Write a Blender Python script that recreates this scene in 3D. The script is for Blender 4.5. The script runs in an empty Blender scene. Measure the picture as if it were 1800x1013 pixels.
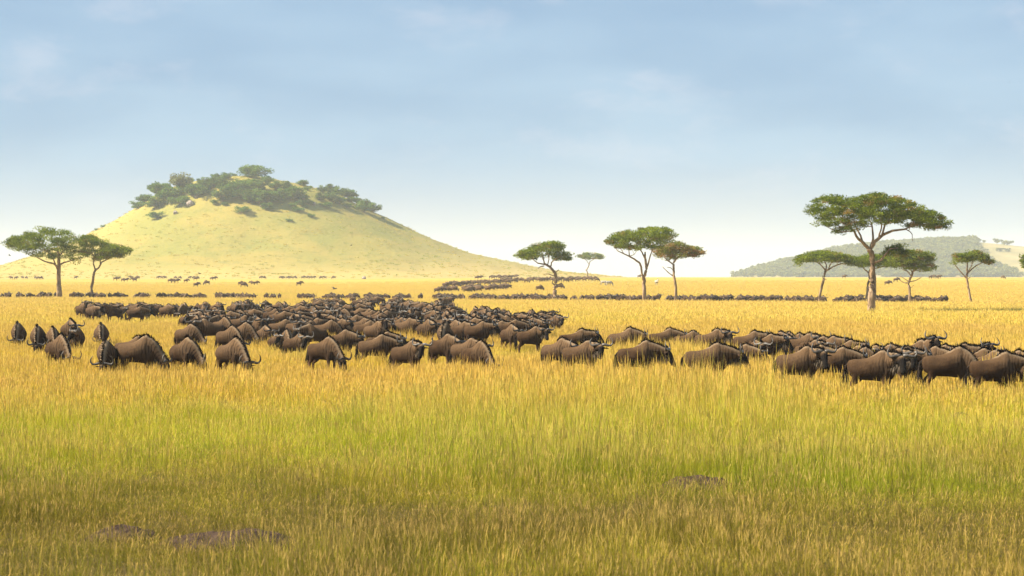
import bpy, bmesh, math, random
import numpy as np
from mathutils import Vector, Matrix, Euler

R = math.radians
scene = bpy.context.scene
col = scene.collection

# ------------------------------------------------------------------ camera
EYE = 3.5            # metres above the plain (roof hatch of a safari car)
FPX = 4250.0         # focal length in pixels of the 1800 px wide photograph (85 mm)
HOR = 487.0
cam_d = bpy.data.cameras.new('camera')
cam_d.lens = 85.0
cam_d.sensor_width = 36.0
cam_d.clip_start = 0.5
cam_d.clip_end = 40000
cam_d.dof.use_dof = True
cam_d.dof.focus_distance = 95.0
cam_d.dof.aperture_fstop = 4.5
cam = bpy.data.objects.new('camera', cam_d)
cam.location = (0, 0, EYE)
cam.rotation_euler = (R(90) - math.atan((506.5 - HOR) / FPX), 0, 0)
col.objects.link(cam)
scene.camera = cam

# ------------------------------------------------------------------ sky and sun
SUN_DIR = Vector((-0.98, -0.14, 0.0)).normalized()
SUN_EL = R(40)
SUN = Vector((SUN_DIR.x * math.cos(SUN_EL), SUN_DIR.y * math.cos(SUN_EL), math.sin(SUN_EL)))
world = bpy.data.worlds.new('World')
scene.world = world
world.use_nodes = True


def node(nt, typ, loc=None, **kw):
    n = nt.nodes.new(typ)
    for k, v in kw.items():
        if k.startswith('i_'):
            key = k[2:]
            key = int(key) if key.isdigit() else key
            n.inputs[key].default_value = v
        else:
            setattr(n, k, v)
    return n


def math_n(nt, op, a, b=None, clamp=False):
    n = nt.nodes.new('ShaderNodeMath')
    n.operation = op
    n.use_clamp = clamp
    for i, v in enumerate((a, b)):
        if v is None:
            continue
        if isinstance(v, (int, float)):
            n.inputs[i].default_value = v
        else:
            nt.links.new(v, n.inputs[i])
    return n.outputs[0]


def mix_n(nt, fac, a, b, blend='MIX'):
    n = nt.nodes.new('ShaderNodeMix')
    n.data_type = 'RGBA'
    n.blend_type = blend
    for sock, v in ((n.inputs[0], fac), (n.inputs[6], a), (n.inputs[7], b)):
        if isinstance(v, (int, float)):
            sock.default_value = v
        elif isinstance(v, tuple):
            sock.default_value = v if len(v) == 4 else (*v, 1)
        else:
            nt.links.new(v, sock)
    return n.outputs[2]


def range_n(nt, v, a, b, c=0.0, d=1.0, smooth=True):
    n = nt.nodes.new('ShaderNodeMapRange')
    if smooth:
        n.interpolation_type = 'SMOOTHSTEP'
    nt.links.new(v, n.inputs[0])
    for i, q in enumerate((a, b, c, d)):
        n.inputs[1 + i].default_value = q
    return n.outputs[0]


def noise_n(nt, vec, scale, detail=3.0, rough=0.55, distort=0.0):
    n = nt.nodes.new('ShaderNodeTexNoise')
    n.inputs['Scale'].default_value = scale
    n.inputs['Detail'].default_value = detail
    n.inputs['Roughness'].default_value = rough
    n.inputs['Distortion'].default_value = distort
    if vec is not None:
        nt.links.new(vec, n.inputs['Vector'])
    return n.outputs[0]


def map_n(nt, vec, scale=(1, 1, 1), loc=(0, 0, 0), rot=(0, 0, 0)):
    n = nt.nodes.new('ShaderNodeMapping')
    nt.links.new(vec, n.inputs[0])
    n.inputs['Location'].default_value = loc
    n.inputs['Rotation'].default_value = rot
    n.inputs['Scale'].default_value = scale
    return n.outputs[0]


def build_world():
    nt = world.node_tree
    nt.nodes.clear()
    out = nt.nodes.new('ShaderNodeOutputWorld')
    bg = nt.nodes.new('ShaderNodeBackground')
    sky = nt.nodes.new('ShaderNodeTexSky')
    sky.sky_type = 'NISHITA'
    sky.sun_disc = False
    sky.sun_elevation = SUN_EL
    sky.sun_rotation = math.atan2(SUN_DIR.x, SUN_DIR.y)
    sky.altitude = 1500
    sky.air_density = 1.0
    sky.dust_density = 0.6
    sky.ozone_density = 1.6
    tc = nt.nodes.new('ShaderNodeTexCoord')
    sep = nt.nodes.new('ShaderNodeSeparateXYZ')
    nt.links.new(tc.outputs['Generated'], sep.inputs[0])
    el = sep.outputs[2]
    # a deck of thin high cloud, bluish grey, over a bright hazy horizon
    v1 = map_n(nt, tc.outputs['Generated'], (9, 9, 30))
    n1 = noise_n(nt, v1, 1.0, 4, 0.45, 0.3)
    v2 = map_n(nt, tc.outputs['Generated'], (20, 20, 46), (3.1, 1.7, 0.4))
    n2 = noise_n(nt, v2, 1.0, 7, 0.56, 0.25)
    soft = range_n(nt, n1, 0.30, 0.75)
    puff = range_n(nt, n2, 0.52, 0.74)
    deck = mix_n(nt, soft, (1.72, 2.76, 4.02), (2.42, 3.50, 4.62))
    deck = mix_n(nt, math_n(nt, 'MULTIPLY', puff, 0.42), deck, (3.9, 4.2, 4.95))
    # cover: the deck stands above the haze band and runs on overhead
    cover = range_n(nt, el, 0.010, 0.062)
    hz = range_n(nt, math_n(nt, 'ADD', el, math_n(nt, 'MULTIPLY', math_n(nt, 'SUBTRACT', n1, 0.5), 0.03)), 0.004, 0.062)
    low = mix_n(nt, 0.72, sky.outputs[0], (3.25, 3.5, 4.0))
    c = mix_n(nt, hz, low, mix_n(nt, 0.86, sky.outputs[0], deck))
    nt.links.new(c, bg.inputs['Color'])
    bg.inputs['Strength'].default_value = 0.061
    nt.links.new(bg.outputs[0], out.inputs[0])


build_world()

sun_d = bpy.data.lights.new('sun', 'SUN')
sun_d.energy = 5.0
sun_d.angle = R(0.6)
sun_d.color = (1.0, 0.89, 0.70)
sun = bpy.data.objects.new('sun', sun_d)
sun.rotation_euler = SUN.to_track_quat('Z', 'Y').to_euler()
sun.location = SUN * 200
col.objects.link(sun)

scene.view_settings.view_transform = 'Standard'
scene.view_settings.look = 'None'
scene.view_settings.exposure = 1.42
scene.view_settings.gamma = 1.0
scene.view_settings.use_curve_mapping = False
scene.render.engine = 'CYCLES'
scene.cycles.max_bounces = 4
scene.cycles.diffuse_bounces = 2
scene.cycles.glossy_bounces = 1
scene.cycles.transmission_bounces = 2
scene.cycles.volume_bounces = 1
scene.cycles.use_denoising = True
scene.cycles.denoiser = 'OPENIMAGEDENOISE'
scene.cycles.denoising_input_passes = 'RGB_ALBEDO_NORMAL'
scene.cycles.denoising_prefilter = 'ACCURATE'
scene.cycles.use_adaptive_sampling = False

# ------------------------------------------------------------------ helpers
rng = np.random.default_rng(7)
random.seed(11)


def sstep(a, b, x):
    t = np.clip((np.asarray(x, float) - a) / (b - a), 0, 1)
    return t * t * (3 - 2 * t)


def vnoise(x, y, seed=0):
    x = np.asarray(x, float); y = np.asarray(y, float)
    xi = np.floor(x).astype(np.int64); yi = np.floor(y).astype(np.int64)
    fx = x - xi; fy = y - yi
    fx = fx * fx * (3 - 2 * fx); fy = fy * fy * (3 - 2 * fy)

    def h(i, j):
        n = (i * 374761393 + j * 668265263 + seed * 1442695041) & 0x7fffffff
        n = ((n ^ (n >> 13)) * 1274126177) & 0x7fffffff
        return ((n ^ (n >> 16)) & 0xffff) / 65535.0
    a = h(xi, yi); b = h(xi + 1, yi); c = h(xi, yi + 1); d = h(xi + 1, yi + 1)
    return (a * (1 - fx) + b * fx) * (1 - fy) + (c * (1 - fx) + d * fx) * fy


def fbm(x, y, seed=0, oct=4):
    s = 0; a = 0.5; t = 0
    for o in range(oct):
        s = s + a * vnoise(np.asarray(x) * 2 ** o, np.asarray(y) * 2 ** o, seed + o)
        t += a; a *= 0.5
    return s / t


def mesh_np(name, V, F, mats=(), smooth=True, attrs=None, mat_idx=None):
    me = bpy.data.meshes.new(name)
    V = np.asarray(V, np.float32); F = np.asarray(F, np.int32)
    me.vertices.add(len(V)); me.vertices.foreach_set('co', V.ravel())
    k = F.shape[1]
    me.loops.add(F.size); me.loops.foreach_set('vertex_index', F.ravel())
    me.polygons.add(len(F))
    me.polygons.foreach_set('loop_start', np.arange(0, F.size, k, dtype=np.int32))
    me.polygons.foreach_set('loop_total', np.full(len(F), k, np.int32))
    for m in mats:
        me.materials.append(m)
    if mat_idx is not None:
        me.polygons.foreach_set('material_index', np.asarray(mat_idx, np.int32))
    me.polygons.foreach_set('use_smooth', np.full(len(F), bool(smooth)))
    for k2, v in (attrs or {}).items():
        a = me.attributes.new(k2, 'FLOAT', 'POINT')
        a.data.foreach_set('value', np.asarray(v, np.float32))
    me.update(calc_edges=True)
    return me


def add(name, me, parent=None, loc=(0, 0, 0), rot=(0, 0, 0), scale=(1, 1, 1), **props):
    o = bpy.data.objects.new(name, me)
    col.objects.link(o)
    o.location = loc; o.rotation_euler = rot; o.scale = scale
    if parent is not None:
        o.parent = parent
    for k, v in props.items():
        o[k] = v
    return o


def tag(o, label, cat, group=None):
    o['label'] = label
    o['category'] = cat
    if group:
        o['group'] = group
    return o


class Soup:
    """collects triangles"""
    def __init__(s):
        s.v = []; s.f = []; s.n = 0; s.m = []

    def put(s, V, F, m=0):
        V = np.asarray(V, float).reshape(-1, 3); F = np.asarray(F, int).reshape(-1, 3)
        s.v.append(V); s.f.append(F + s.n); s.n += len(V); s.m.append(np.full(len(F), m))

    def arrays(s):
        return np.concatenate(s.v), np.concatenate(s.f), np.concatenate(s.m)

    def mesh(s, name, mats, smooth=True):
        V, F, M = s.arrays()
        return mesh_np(name, V, F, mats, smooth, mat_idx=M)


def tube(P, rad, seg=8, up=(0, 0.13, 1), flat=None, cap=True):
    """closed tube along points P with radii rad (or (w,h) pairs)"""
    P = np.asarray(P, float); n = len(P)
    rad = [(r, r) if np.isscalar(r) else r for r in rad]
    T = np.gradient(P, axis=0)
    T /= np.linalg.norm(T, axis=1)[:, None] + 1e-9
    up = np.asarray(up, float)
    V = []
    ang = np.linspace(0, 2 * np.pi, seg, endpoint=False)
    for i in range(n):
        u = up - T[i] * np.dot(up, T[i])
        if np.linalg.norm(u) < 0.15:
            u = np.array((1.0, 0.2, 0)) - T[i] * np.dot((1.0, 0.2, 0), T[i])
        u /= np.linalg.norm(u)
        l = np.cross(T[i], u)
        w, h = rad[i]
        V.append(P[i] + np.outer(np.cos(ang) * w, l) + np.outer(np.sin(ang) * h, u))
    V = np.concatenate(V)
    F = []
    for i in range(n - 1):
        for j in range(seg):
            a = i * seg + j; b = i * seg + (j + 1) % seg
            c = a + seg; d = b + seg
            F += [(a, b, d), (a, d, c)]
    if cap:
        k = len(V)
        V = np.concatenate([V, P[:1], P[-1:]])
        for j in range(seg):
            F.append((k, (j + 1) % seg, j))
            o = (n - 1) * seg
            F.append((k + 1, o + j, o + (j + 1) % seg))
    return V, np.array(F)


def new_mat(name):
    m = bpy.data.materials.new(name)
    m.use_nodes = True
    nt = m.node_tree
    nt.nodes.clear()
    out = nt.nodes.new('ShaderNodeOutputMaterial')
    return m, nt, out


def pbsdf(nt, out, rough=0.85, spec=0.2):
    b = nt.nodes.new('ShaderNodeBsdfPrincipled')
    b.inputs['Roughness'].default_value = rough
    b.inputs['Specular IOR Level'].default_value = spec
    nt.links.new(b.outputs[0], out.inputs[0])
    return b


def bump_n(nt, h, strength, dist, bsdf):
    b = nt.nodes.new('ShaderNodeBump')
    b.inputs['Strength'].default_value = strength
    b.inputs['Distance'].default_value = dist
    nt.links.new(h, b.inputs['Height'])
    nt.links.new(b.outputs[0], bsdf.inputs['Normal'])


def attr_n(nt, name):
    a = nt.nodes.new('ShaderNodeAttribute')
    a.attribute_name = name
    return a.outputs['Fac']


# ------------------------------------------------------------------ terrain
HC = (-137.0, 1300.0)       # hill centre
_RX = np.array([(0, 57.9), (15, 55.2), (28, 52.8), (46, 47.5), (61, 39.3), (77, 31.7), (95, 23.4), (116, 15.7), (138, 10.2), (162, 6.2), (193, 3.6), (235, 1.0), (400, -4)])
_LX = np.array([(0, 57.9), (15, 57.2), (34, 54.5), (46, 51), (55, 46.5), (64, 40), (76.5, 33), (86, 28.6), (104, 20), (119, 14.8), (138, 9.6), (162, 5), (200, 1.5), (400, -4)])


def crest_d(px):
    """distance of the low grassy rise that hides the legs of the far line"""
    return np.interp(px, [0, 300, 1000, 1500, 1800], [368, 363, 323, 303, 298])


def gz(x, y):
    x = np.asarray(x, float); y = np.asarray(y, float)
    b = x / np.maximum(np.abs(y), 30)
    w = sstep(-0.09, 0.02, b)
    right = 3.1 * sstep(360, 980, y)
    left = 2.5 * sstep(430, 1000, y)
    und = 0.10 * (fbm(x / 26, y / 26, 5, 2) - 0.5) * sstep(20, 60, y)
    c = crest_d(900 + np.clip(b, -0.25, 0.25) * FPX)
    swale = -0.66 * sstep(c + 2, c + 34, y) * (1 - sstep(c + 72, c + 150, y))
    return left * (1 - w) + right * w + und + swale


def hill_h(x, y):
    dx = np.asarray(x, float) - HC[0]; dy = np.asarray(y, float) - HC[1]
    r = np.hypot(dx, dy) + 1e-6
    w = sstep(-0.8, 0.8, dx / r)
    h = np.interp(r, _RX[:, 0], _RX[:, 1]) * w + np.interp(r, _LX[:, 0], _LX[:, 1]) * (1 - w)
    n = fbm(np.asarray(x) / 22, np.asarray(y) / 22, 9, 4) - 0.5
    return h + n * 2.2 * sstep(240, 150, r) + (fbm(np.asarray(x) / 60, np.asarray(y) / 60, 3, 2) - .5) * 3.0 * sstep(230, 120, r) * sstep(10, 60, r)


def far_h(x, y):
    """wooded hill far behind on the right (3 km)"""
    px = 900 + np.asarray(x, float) / 3000 * FPX
    cx = np.array([1180, 1290, 1330, 1380, 1470, 1560, 1640, 1720, 1800, 1900, 2050, 2300])
    cy = np.array([500, 490, 479, 467, 446, 434, 428, 428, 433, 441, 462, 500])
    crest = (HOR - np.interp(px, cx, cy)) / FPX * 3000 + EYE
    dy = np.asarray(y, float) - 3000
    prof = np.where(dy < 0, 1 - sstep(0, 420, -dy), 1 - sstep(0, 600, dy) * 0.8)
    n = (fbm(np.asarray(x) / 90, np.asarray(y) / 90, 21, 4) - 0.5) * 7
    return (crest + 2) * prof - 2 + n * sstep(4, 25, crest) * prof


def terr(x, y):
    return np.maximum(gz(x, y), hill_h(x, y))


def px2x(px, D):
    return (px - 900.0) / FPX * D


def px2z(py, D):
    return EYE - (py - HOR) / FPX * D


def solve_feet(px, py, surf=gz, lo=24.0, hi=2600.0):
    """distance where the ground is seen at pixel (px, py)"""
    D = np.concatenate([np.linspace(lo, 300, 400), np.linspace(301, hi, 1600)]) if lo < 300 else np.linspace(lo, hi, 1800)
    yy = HOR + (EYE - surf(px2x(px, D), D)) / D * FPX
    k = np.nonzero(yy <= py)[0]
    return float(D[k[0]]) if len(k) else None


def solve_top(px, py, h):
    """distance at which something h tall shows its top at pixel (px, py)"""
    D = np.linspace(40, 1500, 6000)
    yy = HOR + (EYE - gz(px2x(px, D), D) - h) / D * FPX
    k = np.nonzero(yy <= py)[0]
    return float(D[k[0]]) if len(k) else None


def solve_hill(px, py):
    D = np.linspace(1040, 1420, 900)
    yy = HOR + (EYE - terr(px2x(px, D), D)) / D * FPX
    k = np.nonzero(yy <= py)[0]
    return float(D[k[0]]) if len(k) else float(D[np.argmin(yy)])


# ------------------------------------------------------------------ materials of the land
def grass_colour(nt, fine=True):
    """colour of the standing grass, by place on the plain: greener near the car, straw gold farther off"""
    geo = nt.nodes.new('ShaderNodeNewGeometry')
    pos = geo.outputs['Position']
    sep = nt.nodes.new('ShaderNodeSeparateXYZ')
    nt.links.new(pos, sep.inputs[0])
    big = noise_n(nt, map_n(nt, pos, (1 / 14, 1 / 14, 0)), 1.0, 3, 0.55, 0.3)
    mid = noise_n(nt, map_n(nt, pos, (1 / 3.5, 1 / 5, 0), (7, 3, 0)), 1.0, 2, 0.5)
    far = noise_n(nt, map_n(nt, pos, (1 / 120, 1 / 45, 0), (2, 9, 0)), 1.0, 3, 0.5)
    return pos, sep.outputs[1], big, mid, far


def make_ground_mat():
    m, nt, out = new_mat('plain_grass')
    b = pbsdf(nt, out, 0.95, 0.05)
    pos, Y, big, mid, far = grass_colour(nt)
    straw = mix_n(nt, range_n(nt, far, 0.35, 0.65), (0.39, 0.272, 0.062), (0.42, 0.315, 0.066))
    green = range_n(nt, far, 0.60, 0.75)
    straw = mix_n(nt, math_n(nt, 'MULTIPLY', green, 0.45), straw, (0.29, 0.29, 0.065))
    streak = noise_n(nt, map_n(nt, pos, (1 / 22, 1 / 9, 0)), 1.0, 4, 0.65)
    straw = mix_n(nt, range_n(nt, streak, 0.60, 0.80, 0, 0.35), straw, (0.26, 0.17, 0.07))
    soil = mix_n(nt, big, (0.075, 0.045, 0.020), (0.085, 0.072, 0.018))
    c = mix_n(nt, range_n(nt, Y, 60, 330), soil, straw)
    nt.links.new(c, b.inputs['Base Color'])
    bump_n(nt, noise_n(nt, map_n(nt, pos, (1.2, 0.5, 0)), 1.0, 4, 0.7), 0.5, 0.35, b)
    return m


def make_hill_mat():
    m, nt, out = new_mat('hill_grass')
    b = pbsdf(nt, out, 0.95, 0.05)
    geo = nt.nodes.new('ShaderNodeNewGeometry')
    pos = geo.outputs['Position']
    sep = nt.nodes.new('ShaderNodeSeparateXYZ')
    nt.links.new(pos, sep.inputs[0])
    n1 = noise_n(nt, map_n(nt, pos, (1 / 40, 1 / 40, 1 / 25)), 1.0, 4, 0.6, 0.4)
    n2 = noise_n(nt, map_n(nt, pos, (1 / 7, 1 / 7, 1 / 3)), 1.0, 4, 0.7)
    n3 = noise_n(nt, map_n(nt, pos, (1 / 2.2, 1 / 2.2, 1 / 1.2)), 1.0, 3, 0.7)
    c = mix_n(nt, range_n(nt, n1, 0.36, 0.62), (0.29, 0.228, 0.058), (0.225, 0.21, 0.052))
    c = mix_n(nt, range_n(nt, n2, 0.50, 0.70, 0, 0.6), c, (0.165, 0.17, 0.045))
    c = mix_n(nt, range_n(nt, n3, 0.55, 0.8, 0, 0.55), c, (0.32, 0.25, 0.10))
    # the foot of the hill and its left edge are as straw-coloured as the plain
    c = mix_n(nt, range_n(nt, sep.outputs[2], 12, 3), c, (0.38, 0.285, 0.09))
    c = mix_n(nt, range_n(nt, sep.outputs[0], -185, -215, 0, 0.55), c, (0.36, 0.28, 0.09))
    c = mix_n(nt, range_n(nt, sep.outputs[0], -70, -20, 0, 0.45), c, (0.34, 0.25, 0.10))
    nt.links.new(c, b.inputs['Base Color'])
    bump_n(nt, n3, 0.6, 0.8, b)
    return m


def make_farhill_mat():
    m, nt, out = new_mat('far_hill_ground')
    b = pbsdf(nt, out, 0.95, 0.05)
    geo = nt.nodes.new('ShaderNodeNewGeometry')
    pos = geo.outputs['Position']
    n1 = noise_n(nt, map_n(nt, pos, (1 / 60, 1 / 60, 1 / 20)), 1.0, 4, 0.6)
    c = mix_n(nt, range_n(nt, n1, 0.4, 0.65), (0.22, 0.19, 0.08), (0.34, 0.26, 0.12))
    nt.links.new(c, b.inputs['Base Color'])
    return m


# ------------------------------------------------------------------ ground, hill, far hill
def grid_mesh(name, xs, ys, zf, mat, drop=None):
    X, Y = np.meshgrid(xs, ys)
    Z = zf(X, Y)
    V = np.stack([X, Y, Z], -1).reshape(-1, 3)
    nx, ny = len(xs), len(ys)
    i = np.arange(nx - 1)[None, :] + nx * np.arange(ny - 1)[:, None]
    F = np.stack([i, i + 1, i + nx + 1, i + nx], -1).reshape(-1, 4)
    if drop is not None:
        keep = ~drop(V[F].mean(1))
        F = F[keep]
        used = np.unique(F)
        re = np.full(len(V), -1); re[used] = np.arange(len(used))
        V = V[used]; F = re[F]
    return mesh_np(name, V, F, (mat,))


ys = np.concatenate([np.linspace(-400, 0, 9), np.linspace(10, 200, 77), np.linspace(204, 700, 110), np.linspace(710, 1600, 70), np.linspace(1700, 6500, 25)])
xs = np.concatenate([-np.geomspace(3500, 420, 12), np.linspace(-400, 400, 201), np.geomspace(420, 3500, 12)])
add('ground', grid_mesh('ground', xs, ys, gz, make_ground_mat()), kind='structure')

hx = np.linspace(HC[0] - 260, HC[0] + 280, 217)
hy = np.linspace(HC[1] - 260, HC[1] + 260, 209)
hill_mat = make_hill_mat()
hill = add('hill', grid_mesh('hill', hx, hy, hill_h, hill_mat, drop=lambda c: c[:, 2] < gz(c[:, 0], c[:, 1]) - 1.5), kind='structure')
fx = np.linspace(150, 1050, 181); fy = np.linspace(2560, 3700, 150)
add('far_hill', grid_mesh('far_hill', fx, fy, far_h, make_farhill_mat(), drop=lambda c: c[:, 2] < 1.0), kind='structure')


# ------------------------------------------------------------------ instancing of uncountable stuff
def scatter(name, protos, P, rot, scl, idx, label):
    """ONE object of stuff: prototypes placed on points by geometry nodes"""
    pc = bpy.data.collections.new(name + '_prototypes')
    for k, me in enumerate(protos):
        pc.objects.link(bpy.data.objects.new('%s_tuft_%02d' % (name, k), me))
    me = bpy.data.meshes.new(name)
    me.vertices.add(len(P)); me.vertices.foreach_set('co', np.asarray(P, np.float32).ravel())
    a = me.attributes.new('rot', 'FLOAT_VECTOR', 'POINT'); a.data.foreach_set('vector', np.asarray(rot, np.float32).ravel())
    a = me.attributes.new('scl', 'FLOAT_VECTOR', 'POINT'); a.data.foreach_set('vector', np.asarray(scl, np.float32).ravel())
    a = me.attributes.new('idx', 'INT', 'POINT'); a.data.foreach_set('value', np.asarray(idx, np.int32))
    o = add(name, me, kind='stuff', label=label)
    ng = bpy.data.node_groups.new(name, 'GeometryNodeTree')
    ng.interface.new_socket('Geometry', in_out='INPUT', socket_type='NodeSocketGeometry')
    ng.interface.new_socket('Geometry', in_out='OUTPUT', socket_type='NodeSocketGeometry')
    gi = ng.nodes.new('NodeGroupInput'); go = ng.nodes.new('NodeGroupOutput')
    ci = ng.nodes.new('GeometryNodeCollectionInfo')
    ci.inputs['Collection'].default_value = pc
    ci.inputs['Separate Children'].default_value = True
    ci.inputs['Reset Children'].default_value = True
    ip = ng.nodes.new('GeometryNodeInstanceOnPoints')
    ip.inputs['Pick Instance'].default_value = True

    def na(nm, typ):
        n = ng.nodes.new('GeometryNodeInputNamedAttribute')
        n.data_type = typ
        n.inputs['Name'].default_value = nm
        return n.outputs['Attribute']
    L = ng.links.new
    L(gi.outputs[0], ip.inputs['Points'])
    L(ci.outputs[0], ip.inputs['Instance'])
    L(na('idx', 'INT'), ip.inputs['Instance Index'])
    L(na('rot', 'FLOAT_VECTOR'), ip.inputs['Rotation'])
    L(na('scl', 'FLOAT_VECTOR'), ip.inputs['Scale'])
    L(ip.outputs[0], go.inputs[0])
    md = o.modifiers.new('scatter', 'NODES')
    md.node_group = ng
    return o


def make_blade_mat(hill=False):
    m, nt, out = new_mat('hill_tussocks' if hill else 'grass_blades')
    pos, Y, big, mid, far = grass_colour(nt)
    t = attr_n(nt, 't'); k = attr_n(nt, 'k'); seed = attr_n(nt, 'seed')
    oi = nt.nodes.new('ShaderNodeObjectInfo')
    rnd = oi.outputs['Random']
    g = math_n(nt, 'ADD', math_n(nt, 'MULTIPLY', math_n(nt, 'SUBTRACT', big, 0.5), 2.2), math_n(nt, 'MULTIPLY', math_n(nt, 'SUBTRACT', mid, 0.5), 0.7))
    g = math_n(nt, 'ADD', g, math_n(nt, 'MULTIPLY', math_n(nt, 'SUBTRACT', rnd, 0.5), 0.5))
    g = math_n(nt, 'ADD', g, math_n(nt, 'MULTIPLY', math_n(nt, 'SUBTRACT', k, 0.5), 0.7))
    yw = math_n(nt, 'ADD', Y, math_n(nt, 'MULTIPLY', math_n(nt, 'SUBTRACT', big, 0.5), 70.0))
    g = math_n(nt, 'ADD', g, range_n(nt, yw, 42, 86, 0.86, 0.10))
    g = math_n(nt, 'SUBTRACT', g, range_n(nt, Y, 95, 190, 0.0, 0.22))
    g = math_n(nt, 'SUBTRACT', g, math_n(nt, 'MULTIPLY', t, 0.18), True)
    gold = mix_n(nt, range_n(nt, far, 0.35, 0.65), (0.63, 0.42, 0.050), (0.65, 0.485, 0.062))
    rust = noise_n(nt, map_n(nt, pos, (1 / 9, 1 / 6, 0), (4, 8, 0)), 1.0, 3, 0.6)
    gold = mix_n(nt, range_n(nt, rust, 0.48, 0.72, 0, 0.6), gold, (0.58, 0.345, 0.075))
    gold = mix_n(nt, range_n(nt, Y, 95, 300, 0, 0.85), gold, (0.61, 0.44, 0.115))
    gold = mix_n(nt, math_n(nt, 'MULTIPLY', k, 0.4), gold, (0.72, 0.57, 0.14))
    green = mix_n(nt, k, (0.16, 0.23, 0.010), (0.41, 0.47, 0.026))
    c = mix_n(nt, g, gold, green)
    # browner and darker blades closest to the car
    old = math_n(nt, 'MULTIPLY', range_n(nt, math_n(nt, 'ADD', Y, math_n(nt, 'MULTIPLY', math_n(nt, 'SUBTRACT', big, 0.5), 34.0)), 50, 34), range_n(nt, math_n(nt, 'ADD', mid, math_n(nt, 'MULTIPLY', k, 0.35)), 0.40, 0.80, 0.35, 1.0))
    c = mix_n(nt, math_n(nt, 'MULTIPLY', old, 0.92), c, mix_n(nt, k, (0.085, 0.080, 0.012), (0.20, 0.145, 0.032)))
    # dry brown leaf bases
    c = mix_n(nt, range_n(nt, t, 0.30, 0.0, 0, 0.6), c, (0.15, 0.115, 0.035))
    # purplish ripe seed heads
    c = mix_n(nt, math_n(nt, 'MULTIPLY', seed, 0.5), c, mix_n(nt, k, (0.46, 0.27, 0.11), (0.62, 0.43, 0.15)))
    if hill:
        q = noise_n(nt, map_n(nt, pos, (1 / 30, 1 / 30, 1 / 20)), 1.0, 4, 0.6, 0.4)
        q = math_n(nt, 'ADD', q, math_n(nt, 'MULTIPLY', math_n(nt, 'SUBTRACT', rnd, 0.5), 0.35))
        c = mix_n(nt, range_n(nt, q, 0.35, 0.65), (0.53, 0.41, 0.085), (0.34, 0.35, 0.062))
    d = nt.nodes.new('ShaderNodeBsdfDiffuse')
    tr = nt.nodes.new('ShaderNodeBsdfTranslucent')
    mx = nt.nodes.new('ShaderNodeMixShader')
    mx.inputs[0].default_value = 0.32
    nt.links.new(c, d.inputs[0]); nt.links.new(c, tr.inputs[0])
    nt.links.new(d.outputs[0], mx.inputs[1]); nt.links.new(tr.outputs[0], mx.inputs[2])
    nt.links.new(mx.outputs[0], out.inputs[0])
    return m


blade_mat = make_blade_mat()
hill_blade_mat = make_blade_mat(True)


def make_tuft(name, n, rad, h0, h1, w, lean, seedfrac, segs, rs, mat=None):
    V = []; F = []; T = []; K = []; S = []
    nv = 0
    for b in range(n):
        r = rad * math.sqrt(rs.random()); a = rs.random() * 2 * math.pi
        base = np.array((r * math.cos(a), r * math.sin(a), 0))
        seed = rs.random() < seedfrac
        h = h0 + (h1 - h0) * rs.random() ** 1.2
        if seed:
            h = h1 * (0.9 + 0.45 * rs.random())
        la = a + rs.normal() * 0.9
        ln = lean * (0.25 + rs.random()) * (0.55 if seed else 1.0) * h
        tip = np.array((math.cos(la) * ln + 0.05 * h, math.sin(la) * ln, h))
        fa = rs.random() * math.pi
        side = np.array((math.cos(fa), math.sin(fa), 0))
        kk = rs.random()
        ww = w * (0.7 + 0.6 * rs.random()) * (0.55 if seed else 1.0)
        ts = np.linspace(0, 1, segs + 1)
        if seed:
            ts = np.array([0, 0.45, 0.74, 0.80, 0.90, 1.0])
        rows = []
        for t in ts:
            p = base + np.array((tip[0] * t ** 1.9, tip[1] * t ** 1.9, tip[2] * (t - 0.10 * t ** 3 * lean)))
            wd = ww * (1 - t ** 1.6)
            sd = 0.0
            if seed:
                wd = ww if t < 0.75 else (0.0 if t == 1 else ww * (2.1 if t < 0.85 else 1.8))
                sd = 1.0 if t > 0.75 else 0.0
            if t == 1.0:
                rows.append([nv]); V.append(p); T.append(t); K.append(kk); S.append(sd); nv += 1
            else:
                rows.append([nv, nv + 1])
                V += [p - side * wd / 2, p + side * wd / 2]
                T += [t, t]; K += [kk, kk]; S += [sd, sd]; nv += 2
        for i in range(len(rows) - 1):
            a0 = rows[i]; b0 = rows[i + 1]
            if len(b0) == 2:
                F += [(a0[0], a0[1], b0[1]), (a0[0], b0[1], b0[0])]
            else:
                F.append((a0[0], a0[1], b0[0]))
    return mesh_np(name, V, F, (mat or blade_mat,), True, dict(t=T, k=K, seed=S))


# bare mounds of earth thrown up among the grass: (px, py of the crest, width px, height px)
MOUNDS = [(218, 918, 120, 34, 'small dark earth mound left of the broad mound in front grass'),
          (410, 922, 235, 40, 'broad dark earth mound nearest the camera at lower left'),
          (1228, 838, 130, 26, 'brown earth mound in the grass right of centre'),
          (1062, 806, 60, 14, 'low brown earth hump in front grass below the middle animals'),
          (1690, 727, 44, 16, 'small greyish earth mound in grass below the right group'),
          (1378, 762, 30, 12, 'tiny earth lump in grass left of the greyish mound')]
MXY = []
for mx_, my_, mw_, mh_, ml_ in MOUNDS:
    D = solve_feet(mx_, my_ + mh_)
    MXY.append((px2x(mx_, D), D, mw_ / FPX * D / 2, mh_ / FPX * D))


def place_grass(D0, D1, dens, margin=3.0, seed=0, fade=None):
    rs = np.random.default_rng(seed)
    area = 0.2118 * (D1 ** 2 - D0 ** 2) + 2 * margin * (D1 - D0)
    n = int(area * dens)
    # sample by depth with weight ~ width
    Y = np.sqrt(rs.random(n) * (D1 ** 2 - D0 ** 2) + D0 ** 2)
    X = (rs.random(n) * 2 - 1) * (0.2118 * Y + margin)
    return rs, X, Y


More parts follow.
